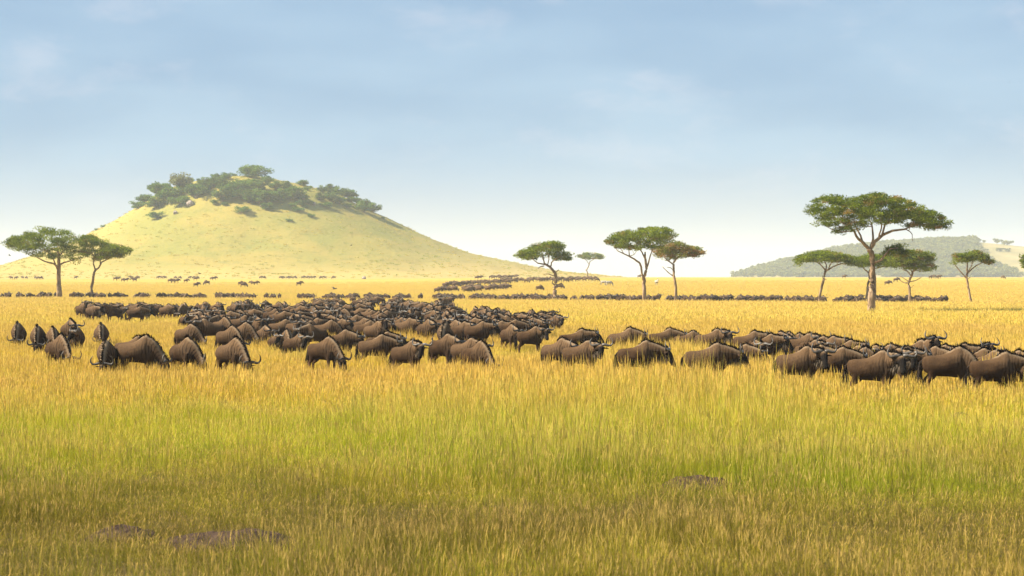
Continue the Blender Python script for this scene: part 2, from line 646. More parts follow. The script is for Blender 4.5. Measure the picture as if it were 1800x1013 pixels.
def mound_mask(X, Y, grow=1.0):
    m = np.zeros(len(X), bool)
    for (cx, cy, w, h) in MXY:
        m |= ((X - cx) / (w * grow)) ** 2 + ((Y - cy) / (w * grow * 1.1)) ** 2 < 1
    return m


def build_grass():
    rs0 = np.random.default_rng(5)
    near = [make_tuft('near_%d' % i, 44, 0.36, 0.16, 0.50, 0.0070, ln, sf, 3, rs0) for i, (sf, ln) in enumerate(((0.06, 0.34), (0.2, 0.24), (0.35, 0.2), (0.45, 0.16), (0.12, 0.40)))]
    near.append(make_tuft('near_arch', 16, 0.30, 0.40, 0.75, 0.0065, 0.85, 0.35, 4, rs0))
    near.append(make_tuft('near_tall', 18, 0.30, 0.46, 0.80, 0.0062, 0.20, 0.8, 3, rs0))
    midt = [make_tuft('mid_%d' % i, 46, 0.46, 0.16, 0.46, 0.0115, ln, sf, 2, rs0) for i, (sf, ln) in enumerate(((0.06, 0.30), (0.25, 0.2), (0.4, 0.18), (0.5, 0.16)))]
    midt.append(make_tuft('mid_tall', 22, 0.40, 0.32, 0.60, 0.010, 0.2, 0.8, 2, rs0))
    fart = [make_tuft('far_%d' % i, 60, 1.15, 0.22, 0.52, 0.036, 0.22, sf, 2, rs0) for i, sf in enumerate((0.0, 0.08, 0.16))]
    for name, protos, D0, D1, dens, seed, label in (
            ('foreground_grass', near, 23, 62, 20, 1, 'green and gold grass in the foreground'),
            ('savanna_grass', midt, 58, 155, 11, 2, 'golden grass standing round the herd'),
            ('distant_grass', fart, 145, 800, 1.0, 3, 'pale gold grass of the far plain')):
        rs, X, Y = place_grass(D0, D1, dens, seed=seed)
        hn = fbm(X / 5.0, Y / 7.0, 31, 3)
        hn2 = fbm(X / 1.6, Y / 2.2, 37, 2)
        sc = 0.58 + 0.68 * sstep(0.28, 0.72, hn) + 0.5 * (hn2 - 0.5)
        keep = rs.random(len(X)) < (0.35 + 0.65 * sstep(0.22, 0.45, hn))
        if name != 'distant_grass':
            sc *= 0.84 + 0.08 * sstep(-12, -4, X) + 0.42 * sstep(-4, 9, X) * sstep(52, 64, Y) * sstep(112, 92, Y)
        if name == 'foreground_grass':
            short = (rs.random(len(X)) > 0.25 + 0.75 * sstep(0.32, 0.52, hn)) | ~keep
            keep |= rs.random(len(X)) < 0.9
            sc = np.where(short, 0.22 + 0.25 * rs.random(len(X)), sc)
            sc = np.where(rs.random(len(X)) < 0.05, np.maximum(sc, 0.75) * 1.45, sc)
            sc *= 0.80 + 0.20 * sstep(28, 60, Y)
            mm = mound_mask(X, Y, 0.92)
            keep &= ~(mm & (rs.random(len(X)) < 0.66))
        else:
            keep &= ~mound_mask(X, Y, 0.9)
        if name == 'distant_grass':
            keep &= rs.random(len(X)) < 1 - 0.92 * sstep(400, 800, Y)
            sc = (0.62 + 0.35 * hn) * (1 + 0.12 * sstep(255, 320, Y))
            sc *= 1 - 0.6 * sstep(430, 800, Y)
        # grazed-down patches in front of the mounds
        for (cx, cy, w_, h_) in MXY[2:4]:
            sc = np.where(((X - cx) / (w_ * 1.05)) ** 2 + ((Y - (cy - w_ * 1.6)) / (w_ * 1.9)) ** 2 < 1, sc * 0.5, sc)
        X = X[keep]; Y = Y[keep]; sc = sc[keep]
        Z = gz(X, Y) - 0.02
        n = len(X)
        rot = np.stack([rs.normal(0, 0.06, n), rs.normal(0, 0.06, n), rs.random(n) * 6.283], 1)
        sx = 0.85 + 0.4 * rs.random(n)
        scl = np.stack([sx, sx, sc * (0.85 + 0.3 * rs.random(n))], 1)
        idx = rs.integers(0, len(protos), n)
        scatter(name, protos, np.stack([X, Y, Z], 1), rot, scl, idx, label)

    # rough tussocks over the face of the hill
    ht = [make_tuft('tussock_%d' % i, 34, 1.0, 0.35, 0.8, 0.16, 0.5, 0.0, 2, rs0, hill_blade_mat) for i in range(3)]
    rs = np.random.default_rng(55)
    n = 6000
    X = HC[0] + (rs.random(n) * 2 - 1) * 215; Y = HC[1] - 225 + rs.random(n) * 260
    Z = hill_h(X, Y)
    keep = (Z > gz(X, Y) + 0.3) & (rs.random(n) < 0.25 + 0.75 * sstep(0.3, 0.6, fbm(X / 9, Y / 9, 71, 3)))
    X, Y, Z = X[keep], Y[keep], Z[keep]
    n = len(X)
    s1 = 0.45 + 0.6 * rs.random(n)
    scatter('hill_tussocks', ht, np.stack([X, Y, Z - 0.05], 1), np.stack([np.zeros(n), np.zeros(n), rs.random(n) * 6.28], 1), np.stack([s1, s1, s1], 1), rs.integers(0, 3, n), 'rough yellow-green tussocks on the hill')


build_grass()

# ------------------------------------------------------------------ earth mounds
def make_soil_mat():
    m, nt, out = new_mat('mound_earth')
    b = pbsdf(nt, out, 0.95, 0.1)
    geo = nt.nodes.new('ShaderNodeNewGeometry')
    pos = geo.outputs['Position']
    n1 = noise_n(nt, map_n(nt, pos, (5, 5, 5)), 1.0, 4, 0.7)
    c = mix_n(nt, range_n(nt, n1, 0.35, 0.7), (0.035, 0.021, 0.015), (0.085, 0.054, 0.037))
    nt.links.new(c, b.inputs['Base Color'])
    bump_n(nt, noise_n(nt, map_n(nt, pos, (18, 18, 18)), 1.0, 3, 0.7), 0.7, 0.06, b)
    return m


soil_mat = make_soil_mat()


def build_mounds():
    for i, ((cx, cy, w, h), spec) in enumerate(zip(MXY, MOUNDS)):
        nr, na = 16, 40
        V = [(0, 0, 1.0)]; F = []
        for r in range(1, nr + 1):
            for a in range(na):
                q = r / nr
                V.append((q * math.cos(a * 6.28319 / na), q * math.sin(a * 6.28319 / na), 0))
        V = np.array(V)
        q = np.hypot(V[:, 0], V[:, 1])
        z = (1 - q ** 2) ** 0.75
        lump = fbm(V[:, 0] * 3.2 + 10 * i + 20, V[:, 1] * 3.2 + 20, 50 + i, 4)
        z = z * (0.62 + 0.75 * lump) + 0.12 * (lump - 0.5) - 0.06
        wob = 1 + 0.22 * (fbm(V[:, 0] * 1.3 + 30, V[:, 1] * 1.3 + 5 * i + 30, 60 + i, 2) - 0.5)
        V = np.stack([V[:, 0] * w * 1.15 * wob, V[:, 1] * w * 1.1 * wob, z * h * (0.72 if i < 2 else 1.0)], 1)
        for a in range(na):
            F.append((0, 1 + a, 1 + (a + 1) % na))
        for r in range(nr - 1):
            for a in range(na):
                p = 1 + r * na + a; p2 = 1 + r * na + (a + 1) % na
                F += [(p, p + na, p2 + na), (p, p2 + na, p2)]
        me = mesh_np('earth_mound', V, F, (soil_mat,))
        o = add('earth_mound', me, loc=(cx, cy, float(gz(cx, cy)) - 0.01))
        tag(o, spec[4], 'mound', 'earth mounds among the grass')


build_mounds()


# ------------------------------------------------------------------ acacias
def make_bark_mat():
    m, nt, out = new_mat('acacia_bark')
    b = pbsdf(nt, out, 0.9, 0.15)
    tc = nt.nodes.new('ShaderNodeTexCoord')
    v = map_n(nt, tc.outputs['Object'], (5, 5, 0.9))
    n1 = noise_n(nt, v, 1.0, 5, 0.65, 0.6)
    oi = nt.nodes.new('ShaderNodeObjectInfo')
    c = mix_n(nt, range_n(nt, n1, 0.34, 0.66), (0.10, 0.066, 0.04), (0.38, 0.27, 0.17))
    c = mix_n(nt, math_n(nt, 'MULTIPLY', oi.outputs['Random'], 0.3), c, (0.30, 0.20, 0.14))
    nt.links.new(c, b.inputs['Base Color'])
    bump_n(nt, n1, 0.8, 0.08, b)
    return m


def make_leaf_mat(name, dark, light, brown, trans=0.3):
    m, nt, out = new_mat(name)
    tint = attr_n(nt, 'tint'); br = attr_n(nt, 'brown')
    c = mix_n(nt, tint, dark, light)
    c = mix_n(nt, br, c, brown)
    d = nt.nodes.new('ShaderNodeBsdfDiffuse')
    tr = nt.nodes.new('ShaderNodeBsdfTranslucent')
    mx = nt.nodes.new('ShaderNodeMixShader')
    mx.inputs[0].default_value = trans
    nt.links.new(c, d.inputs[0]); nt.links.new(c, tr.inputs[0])
    nt.links.new(d.outputs[0], mx.inputs[1]); nt.links.new(tr.outputs[0], mx.inputs[2])
    nt.links.new(mx.outputs[0], out.inputs[0])
    return m


bark_mat = make_bark_mat()
leaf_mat = make_leaf_mat('acacia_leaves', (0.070, 0.110, 0.012), (0.225, 0.28, 0.022), (0.30, 0.18, 0.06), 0.40)


def leaf_cloud(C, rad, per, size, rs, flat=0.45, elong=2.6, outward=None):
    """many small leaf sprays in clumps at C; returns V, F, clump index"""
    n = len(C) * per
    ci = np.repeat(np.arange(len(C)), per)
    d = rs.normal(size=(n, 3)); d /= np.linalg.norm(d, axis=1)[:, None]
    rr = rad[ci] * rs.random(n) ** 0.45
    p = C[ci] + d * rr[:, None] * np.array((1, 1, flat))
    ax = d * np.array((1, 1, 0.5)) + rs.normal(size=(n, 3)) * 0.55 + np.array((0, 0, 0.25))
    if outward is not None:
        ax += outward[ci] * 0.5
    ax /= np.linalg.norm(ax, axis=1)[:, None]
    sd = np.cross(ax, rs.normal(size=(n, 3)) * 0.7 + np.array((0, 0, 1.0)))
    sd /= np.linalg.norm(sd, axis=1)[:, None] + 1e-9
    L = size * (0.6 + 0.8 * rs.random(n))[:, None]
    W = L / elong
    V = np.empty((n, 4, 3))
    V[:, 0] = p - ax * L / 2
    V[:, 1] = p + sd * W / 2
    V[:, 2] = p + ax * L / 2
    V[:, 3] = p - sd * W / 2
    F = np.arange(n * 4).reshape(n, 4)
    return V.reshape(-1, 3), F, ci


def acacia(label, base, limbs, crown, seed, n_clumps=150, per=70, leaf=0.24, clump=0.75, depth=0.85,
           tint=(0.0, 0.0), brown=0.0, low_fill=0.25, extra_crown=None, name='acacia_tree', fixed_D=None, twig=1.0):
    """limbs: polylines [(px, py, r_px)...] in photograph pixels; crown: columns (px, top, bottom).
    The tree is built at its own distance with a crown as deep as it is wide."""
    rs = np.random.default_rng(seed)
    D = fixed_D or min(14875.0 / (base[1] - HOR), float(crest_d(base[0])) + 45)
    X0 = px2x(base[0], D); Z0 = float(gz(X0, D))
    k = D / FPX

    def loc(px, py):
        return np.array(((px - base[0]) * k, 0.0, px2z(py, D) - Z0))
    wood = Soup()
    nodes = []; nrad = []
    for li, lm in enumerate(limbs):
        P = [loc(q[0], q[1]) for q in lm]
        rr = [q[2] * k for q in lm]
        L = len(P)
        dead = len(lm[0]) > 3 and lm[0][3] == 'd'
        dy = 0 if li == 0 else rs.normal() * 0.22
        tot = 0.0
        for i in range(1, L):
            tot += np.linalg.norm(P[i] - P[i - 1])
            P[i][1] = dy * tot if li else 0.12 * math.sin(i * 1.7 + seed)
        # subdivide with a little crook
        Q = [P[0]]; qr = [rr[0]]
        for i in range(L - 1):
            for s in (0.33, 0.66, 1.0):
                q = P[i] * (1 - s) + P[i + 1] * s
                if s < 1:
                    q = q + rs.normal(size=3) * 0.05 * min(1, rr[i] * 4) * np.array((1, 1, .4))
                Q.append(q); qr.append(rr[i] * (1 - s) + rr[i + 1] * s)
        if li == 0:
            Q[0] = Q[0] - np.array((0, 0, 1.0))
            qr[0] *= 1.25; qr[1] *= 1.05
        V, F = tube(Q, qr, 10 if li == 0 else 7)
        if li == 0:     # fluted, furrowed stem
            c = np.repeat(np.array(Q), 10, 0)
            off = V[:len(c)] - c
            an = np.tile(np.arange(10), len(Q))
            V[:len(c)] = c + off * (1 + 0.16 * np.sin(an * 2.1 + 0.7))[:, None]
        wood.put(V, F)
        if not dead:
            start = 0 if li else max(1, int(len(Q) * 0.72))
            for q, r_ in zip(Q[start:], qr[start:]):
                nodes.append(q); nrad.append(r_)
    # clumps
    cols = np.array(crown, float)

    def clumps(cols, n):
        x0, x1 = cols[0, 0], cols[-1, 0]
        cx = (x0 + x1) / 2; hw = (x1 - x0) / 2
        out = []
        while len(out) < n:
            x = x0 + (x1 - x0) * rs.random()
            d = (rs.random() * 2 - 1)
            hd = math.sqrt(max(0, 1 - ((x - cx) / hw) ** 2))
            if abs(d) > hd or rs.random() > 0.25 + hd:
                continue
            # rim drops with depth as it does at the sides
            xs_ = cx + hw * math.copysign(min(0.99, math.hypot((x - cx) / hw, d * 0.55)), x - cx)
            tp = 0.5 * (np.interp(x, cols[:, 0], cols[:, 1]) + np.interp(xs_, cols[:, 0], cols[:, 1])) if abs(d) > 0.2 else np.interp(x, cols[:, 0], cols[:, 1])
            bt = np.interp(x, cols[:, 0], cols[:, 2])
            u = rs.random()
            u = u ** 1.5 if rs.random() > low_fill else u
            y = tp + (bt - tp) * (0.06 + 0.90 * u)
            p = loc(x, y)
            p[1] = d * hw * k * depth
            p[2] -= clump * 0.32
            out.append(p)
        return np.array(out)
    C = clumps(cols, n_clumps)
    if extra_crown is not None:
        C = np.concatenate([C, clumps(np.array(extra_crown[0], float), extra_crown[1])])
    # branches: each clump hangs on to the nearest wood below it
    N = [np.array(q) for q in nodes]; NR = list(nrad)
    cen = np.mean(nodes, 0)
    order = np.argsort(np.linalg.norm(C - cen, axis=1))
    for ci in order:
        c = C[ci]
        A = np.array(N)
        dv = c - A
        dist = np.linalg.norm(dv, axis=1) + 1.6 * np.maximum(0, 0.2 - dv[:, 2])
        j = int(np.argmin(dist))
        a = N[j]
        L = np.linalg.norm(c - a)
        if L < 0.25:
            continue
        mid = a * 0.5 + c * 0.5 + np.array((0, 0, -0.10 * L)) + rs.normal(size=3) * 0.08 * L
        r0 = min(NR[j] * 0.75, 0.022 + 0.020 * L) * twig
        V, F = tube([a, mid, c], [r0, r0 * 0.75, r0 * 0.4], 4, cap=False)
        wood.put(V, F)
        N += [mid, a * 0.25 + mid * 0.5 + c * 0.25, c]; NR += [r0 * 0.75] * 2 + [r0 * 0.5]
    # bare drooping twigs on the rim
    for t in range(int(40 * twig)):
        c = C[rs.integers(len(C))]
        o = c - cen; o[2] = 0
        o = o / (np.linalg.norm(o) + 1e-6)
        e = c + o * (0.5 + 0.7 * rs.random()) * clump + np.array((0, 0, -0.55 + 0.8 * rs.random())) * clump + rs.normal(size=3) * .2
        V, F = tube([c, c * .5 + e * .5 + np.array((0, 0, .1)), e], [.018, .014, .006], 3, cap=False)
        wood.put(V, F)
    rad = clump * (0.65 + 0.6 * rs.random(len(C)))
    ow = C - cen; ow[:, 2] *= 0.2
    ow /= np.linalg.norm(ow, axis=1)[:, None] + 1e-6
    V, F, cidx = leaf_cloud(C, rad, per, leaf, rs, outward=ow)
    tn = np.clip(0.45 + 0.28 * rs.normal(size=len(C)) + tint[0], 0, 1)
    bn = np.clip((rs.random(len(C)) < 0.05 + brown) * (0.35 + 0.5 * rs.random(len(C))) + brown * 0.45, 0, 1)
    tl = np.repeat(np.clip(tn[cidx] + rs.normal(size=len(cidx)) * 0.18, 0, 1), 4)
    bl = np.repeat(np.clip(bn[cidx] + rs.normal(size=len(cidx)) * 0.06, 0, 1), 4)
    root = bpy.data.objects.new(name, None)
    col.objects.link(root)
    root.location = (X0, D, Z0)
    add('trunk', wood.mesh('trunk', (bark_mat,)), root)
    add('crown', mesh_np('crown', V, F, (leaf_mat,), False, dict(tint=tl, brown=bl)), root)
    tag(root, label, 'tree', 'acacia trees on the plain')
    return root


def build_acacias():
    acacia('broadest of the two flat-topped acacias at the left, thick pale trunk', (104, 523),
           [[(104, 523, 4.6), (103.5, 490, 3.6), (104, 467, 3.2), (103, 450, 2.4), (101, 436, 1.5)],
            [(103.5, 472, 2.0), (96, 464, 1.7), (82, 460, 1.3), (70, 452, .9)],
            [(102, 476, 1.6), (97, 462, 1.4), (92, 448, 1.0), (78, 438, .8)],
            [(104, 466, 1.8), (112, 462, 1.5), (120, 460, 1.2), (133, 456, .8)],
            [(104, 452, 1.6), (112, 440, 1.2), (124, 432, .9)]],
           [(10, 424, 430), (18, 418, 434), (40, 407, 440), (60, 399, 447), (80, 394, 450), (100, 395, 454), (120, 399, 458), (132, 406, 460), (146, 413, 458)],
           1, 240, 85, 0.30, 1.0, tint=(0.10, 0), low_fill=.5)
    acacia('smaller leaning acacia overlapping the broad acacia on its right', (160, 519.5),
           [[(160, 519.5, 2.7), (163, 497, 2.2), (165, 482, 2.0), (168, 474, 1.9)],
            [(168, 475, 1.5), (164, 464, 1.3), (165, 452, 1.0), (160, 442, .8)],
            [(168, 475, 1.7), (174, 470, 1.5), (178, 461, 1.3), (188, 456, 1.0), (198, 450, .8), (210, 446, .6)],
            [(176, 466, 1.1), (176, 454, .9), (180, 445, .7)]],
           [(132, 420, 446), (148, 408, 450), (156, 409, 453), (168, 416, 455), (180, 421, 452), (195, 425, 450), (210, 430, 449), (222, 434, 444), (229, 435, 438)],
           2, 180, 85, 0.30, 1.0, tint=(-0.05, 0), brown=.06, low_fill=.4)
    acacia('crooked acacia with dead stubs and crown swept to the left', (975, 527),
           [[(974.6, 527, 4.3), (975, 510.5, 3.3), (977, 497, 2.9), (977, 484, 2.6), (973, 477, 2.4), (966, 469, 2.1), (957, 464, 1.8)],
            [(958, 465, 1.5), (945.6, 463, 1.1), (940, 459, .8), (932, 452, .6)],
            [(957, 464, 1.4), (955, 455, 1.1), (952, 446, .8)],
            [(968, 471, 1.4), (969, 462, 1.1), (977, 455, .9), (986, 450, .7)],
            [(962, 467, 1.0), (965, 456, .9), (964, 447, .7)],
            [(974.6, 485.6, 1.0, 'd'), (965, 482, .8), (954, 482, .4)],
            [(976, 480, .9, 'd'), (980, 476, .7), (982.5, 474.5, .8)],
            [(977, 501, 1.2, 'd'), (983, 500, 1.0), (988, 498, 1.3)],
            [(976, 502, 1.5, 'd'), (971, 498, 1.2), (972, 494, .6)],
            [(957, 467.7, 1.1, 'd'), (950, 469, .9), (945.6, 472.5, .6)]],
           [(905, 444, 449), (914, 440, 453), (930, 432, 455), (945, 426, 453), (960, 424, 449), (975, 421, 447), (986, 424, 446), (992, 428, 444)],
           3, 130, 75, 0.28, 0.85, tint=(0.08, 0), extra_crown=([(972, 442, 452), (985, 441, 456), (997, 440, 456), (1004, 444, 453)], 26))
    acacia('tiny distant acacia standing on the foot of the hill', (1032, 487.6),
           [[(1032, 488.5, 1.3), (1033, 481, 1.1), (1031, 475, 1.0), (1035, 467, .9), (1037, 460, .8)],
            [(1036, 465, .6), (1030, 457, .5), (1024, 453, .4)], [(1037, 460, .6), (1044, 456, .5), (1052, 453, .3)],
            [(1032, 478, .5, 'd'), (1029, 474, .4)]],
           [(1013, 449, 451), (1022, 444, 453), (1036, 442, 454), (1050, 444, 454), (1061, 449, 452)],
           4, 90, 50, 0.5, 1.1, fixed_D=960, twig=1.6)
    acacia('tall acacia with twin stems, right of the grazing zebras', (1132.5, 531.7),
           [[(1132.6, 531.7, 3.6), (1132, 503, 3.3), (1131, 489, 3.2), (1133.7, 484, 2.5), (1136, 471.6, 2.4), (1134.5, 457, 2.0), (1134, 443, 1.5)],
            [(1131.5, 493, 2.2), (1128, 481, 1.9), (1126.6, 468.5, 1.8), (1123.5, 462, 1.8), (1108.5, 452.7, 1.4), (1099, 448, 1.1), (1085, 441.6, .7), (1078, 432, .5)],
            [(1107, 452, 1.0), (1105.5, 441, .9), (1108, 430, .6)],
            [(1136.5, 474, 1.7), (1140, 462, 1.4), (1143, 449, 1.1), (1147, 436, .8)],
            [(1134.5, 456, 1.5), (1129, 444, 1.2), (1122, 434, .9)],
            [(1097, 447, .7), (1091, 437, .6), (1086, 428, .4)]],
           [(1066, 420, 424), (1074, 413, 428), (1085, 406, 432), (1100, 402, 434), (1112, 402, 437), (1120, 402, 438), (1130, 395, 438), (1145, 394, 436), (1160, 395, 432), (1172, 397, 426), (1182, 401, 420), (1186, 414, 424)],
           5, 190, 80, 0.28, 0.80, tint=(0.10, 0), brown=.04, low_fill=.35)
    acacia('browner acacia with bare lower branch, overlapping the twin-stemmed acacia', (1187.4, 530),
           [[(1187.4, 530, 2.5), (1188, 506, 2.3), (1185, 487.5, 2.1), (1184, 475, 2.0), (1184, 465, 1.9), (1186, 458, 1.5)],
            [(1184, 466, 1.4), (1178, 461, 1.2), (1171.6, 457, 1.0), (1166, 448, .7)],
            [(1186, 460, 1.4), (1190, 453, 1.2), (1199, 449.5, .9), (1210, 447, .6)],
            [(1184, 486, 1.1, 'd'), (1175, 479.5, .9), (1164.5, 469, .6)],
            [(1184, 476, .8, 'd'), (1179, 471, .7), (1172, 470, .4)]],
           [(1147, 438, 446), (1160, 430, 450), (1175, 424, 452), (1190, 421, 453), (1203, 424, 449), (1214, 431, 449), (1225, 432, 446), (1236, 441, 445)],
           6, 140, 75, 0.28, 0.80, tint=(0.0, 0), brown=.38, low_fill=.35)
    acacia('umbrella acacia with leaning trunk, left of the biggest acacia', (1440.5, 530.5),
           [[(1440, 530.5, 2.5), (1442, 515, 2.2), (1446, 498, 2.2), (1449, 486, 2.1), (1452, 474.5, 2.0)],
            [(1452, 476, 1.6), (1443, 466, 1.0, (-110, -20)), (1437, 461.5, 1.1), (1426, 459, .8), (1413, 458, .5)],
            [(1452, 475, 1.3), (1453, 466, 1.1), (1450, 458, .8)],
            [(1453, 476, 1.6), (1465, 468.6, 1.0, (-110, -20)), (1478, 464, 1.1), (1492, 464, .7)],
            [(1456, 473, 1.1), (1460, 464, .9), (1466, 457, .6)],
            [(1449, 490, .7, 'd'), (1453, 492, .5)], [(1447, 494, .9, 'd'), (1446, 484, .6)]],
           [(1396, 447, 451), (1402, 448, 463), (1412, 446, 460), (1425, 441, 457), (1440, 439, 456), (1455, 439, 456), (1470, 442, 457), (1485, 446, 460), (1497, 449, 463), (1506, 453, 461)],
           7, 165, 75, 0.28, 0.80, tint=(0.16, 0), low_fill=.3)
    acacia('acacia mostly hidden behind the trunk of the biggest acacia', (1524, 530.5),
           [[(1524, 530.5, 2.6), (1525, 505, 2.2), (1528, 488, 2.0), (1527, 478, 1.8)],
            [(1527, 480, 1.3), (1517, 471, 1.0), (1509, 464, .7)], [(1527, 479, 1.3), (1538, 472, 1.0), (1550, 469, .8), (1562, 464, .5)],
            [(1527, 480, 1.1), (1530, 468, .9), (1528, 458, .6)]],
           [(1499, 449, 464), (1510, 446, 467), (1525, 445, 466), (1540, 445, 466), (1555, 448, 466), (1572, 453, 463)],
           8, 130, 75, 0.28, 0.80, tint=(0.12, 0), low_fill=.3)
    acacia('biggest acacia, thick forked trunk and wide dark crown at the right', (1531.5, 549.5),
           [[(1531.5, 549.5, 6.6), (1531, 525, 5.6), (1532.6, 493, 5.3), (1534.6, 461, 4.9), (1532.6, 447.6, 4.5), (1528, 437, 4.4)],
            [(1535.5, 549, 4.2, 'd'), (1536.5, 520, 4.0), (1538, 490, 3.4), (1537.5, 468, 2.6)],
            [(1528, 438, 3.2), (1516.7, 427, 2.9), (1507.6, 420, 2.4), (1498.5, 404.5, 1.7), (1487, 397.6, 1.2), (1474, 390, .9)],
            [(1518, 429, 2.0), (1513, 414, 1.7), (1506, 400, 1.2), (1502, 386, .9)],
            [(1530, 436, 2.4), (1536, 420, 2.0), (1536, 397.6, 1.4), (1532, 380, 1.0)],
            [(1530, 437, 3.4), (1537, 425, 3.2), (1551, 413.5, 2.7), (1569, 405.6, 2.1), (1591.6, 403, 1.6), (1603, 397.6, 1.0, (-110, -20)), (1621, 395, .9), (1642, 392, .6)],
            [(1550, 414, 2.0), (1555, 397, 1.6), (1564, 384, 1.1), (1574, 372, .8)],
            [(1545, 418, 1.6), (1548, 400, 1.2), (1545, 384, .9)],
            [(1500, 406, 1.0, (-110, -20)), (1482, 408, 1.0), (1466, 405, .8), (1452, 398, .5)],
            [(1592, 403, .9, 'd'), (1600, 408, .8), (1603, 413, .7), (1603, 424, .4)],
            [(1536, 462, 2.6), (1548.5, 457, 2.1), (1555, 447.6, 1.6), (1562, 438, 1.1), (1575, 436, .7)]],
           [(1418, 358, 364), (1430, 346, 376), (1440, 343, 392), (1452, 338, 402), (1465, 338, 406), (1478, 339, 406), (1490, 341, 406), (1505, 342, 402), (1515, 337, 398), (1530, 334, 394), (1545, 334, 392), (1560, 338, 390), (1575, 340, 388), (1590, 343, 390), (1605, 349, 394), (1617, 362, 397), (1630, 366, 400), (1645, 370, 400), (1660, 379, 399), (1672, 389, 398)],
           9, 470, 105, 0.20, 0.64, depth=0.75, tint=(-0.08, 0), brown=.05, low_fill=.55,
           extra_crown=([(1549, 434, 443), (1565, 427, 448), (1580, 425, 448), (1596, 432, 446)], 26))
    acacia('bushy dark acacia with bare lower boughs, right of the biggest acacia', (1600, 532.5),
           [[(1600, 532.5, 2.6), (1598.6, 512, 2.2), (1597, 497, 2.1), (1602.8, 484.5, 1.9), (1605.5, 475, 1.3, (-100, 0)), (1606, 467, 1.2)],
            [(1602, 485, 1.2), (1595, 477, 1.0), (1586, 474, .7)], [(1605, 478, 1.1), (1614, 472, .9), (1624, 468, .6)],
            [(1604, 480, 1.0), (1597, 468, .8), (1594, 458, .6)],
            [(1597, 498, 1.1, 'd'), (1589, 497, .9), (1580.5, 492, .5)], [(1598, 495, .8, 'd'), (1589, 490, .6), (1581, 485, .4)],
            [(1599, 496, 1.0, 'd'), (1610, 493, .8), (1619, 488, .5)], [(1600, 507, .6, 'd'), (1606, 502, .4)]],
           [(1556, 451, 460), (1565, 446, 464), (1578, 440, 466), (1590, 437, 469), (1605, 435, 470), (1620, 436, 474), (1635, 440, 473), (1644, 452, 469)],
           10, 170, 75, 0.28, 0.80, tint=(-0.02, 0), brown=.08, low_fill=.6)
    acacia('slender acacia with open crown near the right edge', (1708, 534.5),
           [[(1708, 534.5, 2.0), (1704, 515, 1.8), (1702, 501, 1.8), (1699, 490, 1.8), (1700, 479, 1.6), (1700.5, 466, 1.2), (1700, 455, .8)],
            [(1698, 489, 1.3), (1690, 479, 1.1), (1683, 470.5, .9), (1677, 463, .6), (1679, 452, .4)],
            [(1700, 482, 1.3), (1710, 472, 1.1), (1717, 467, .9), (1728, 462, .6), (1735, 459, .4)],
            [(1702, 478, 1.0), (1708, 466, .8), (1713, 455, .6)],
            [(1700, 492, .7, 'd'), (1706, 487, .4)], [(1703, 506, .6, 'd'), (1699, 505, .4)]],
           [(1671, 456, 466), (1680, 441, 464), (1690, 443, 458), (1700, 445, 456), (1710, 440, 456), (1722, 438, 455), (1730, 446, 457), (1738, 453, 460), (1743, 458, 460)],
           11, 95, 70, 0.26, 0.72, tint=(0.06, 0), brown=.06, low_fill=.3)
    acacia('acacia cut off by the right edge of the picture', (1818, 534),
           [[(1818, 534, 2.2), (1819, 505, 2.0), (1817, 488, 1.8), (1818, 474, 1.5)],
            [(1817, 484, 1.2), (1808, 474, 1.0), (1802, 464, .7)], [(1818, 478, 1.1), (1828, 468, .9), (1836, 460, .6)]],
           [(1795, 452, 458), (1802, 446, 468), (1816, 441, 466), (1830, 443, 464), (1842, 451, 459)],
           12, 100, 75, 0.28, 0.80, tint=(0.05, 0), low_fill=.4)


build_acacias()


# ------------------------------------------------------------------ trees, bushes and rocks on the hill
bush_leaf = make_leaf_mat('hill_tree_leaves', (0.040, 0.098, 0.016), (0.17, 0.27, 0.034), (0.19, 0.18, 0.09), 0.35)


def bush_meshes(seed, trunk_h, wide, n_lobes=16, grey=0.0):
    """a rounded tree 1 unit tall: trunk mesh and crown mesh"""
    rs = np.random.default_rng(seed)
    W = Soup()
    V, F = tube([(0, 0, -0.15), (0.01, 0, trunk_h), (0.02, 0.01, trunk_h + 0.25)], [0.05, 0.04, 0.025], 6)
    W.put(V, F)
    C = []
    while len(C) < n_lobes:
        p = rs.normal(size=3) * np.array((0.5, 0.5, 0.42))
        if np.linalg.norm(p / np.array((1, 1, 0.9))) > 0.95:
            continue
        c = np.array((p[0] * wide * 0.5, p[1] * wide * 0.5, trunk_h + (1 - trunk_h) * (0.40 + 0.55 * p[2])))
        C.append(c)
        V, F = tube([(0.015, 0, trunk_h + 0.1), c * .5 + np.array((0, 0, trunk_h * .5 + .05)), c], [.022, .015, .008], 4, cap=False)
        W.put(V, F)
    C = np.array(C)
    rad = (0.15 + 0.11 * rs.random(len(C))) * min(1.25, wide)
    V, F, ci = leaf_cloud(C, rad, 130, 0.085, rs, flat=0.85, elong=1.6)
    # pull in what falls below the crown
    V[:, 2] = np.maximum(V[:, 2], trunk_h * 0.55 + 0.02)
    tn = np.clip(0.42 + 0.26 * rs.normal(size=len(C)), 0, 1)
    tl = np.repeat(np.clip(tn[ci] + rs.normal(size=len(ci)) * 0.15, 0, 1), 4)
    bl = np.repeat(np.clip(grey + rs.normal(size=len(ci)) * 0.08, 0, 1), 4)
    return (W.mesh('trunk', (bark_mat,)), mesh_np('crown', V, F, (bush_leaf,), False, dict(tint=tl, brown=bl)))


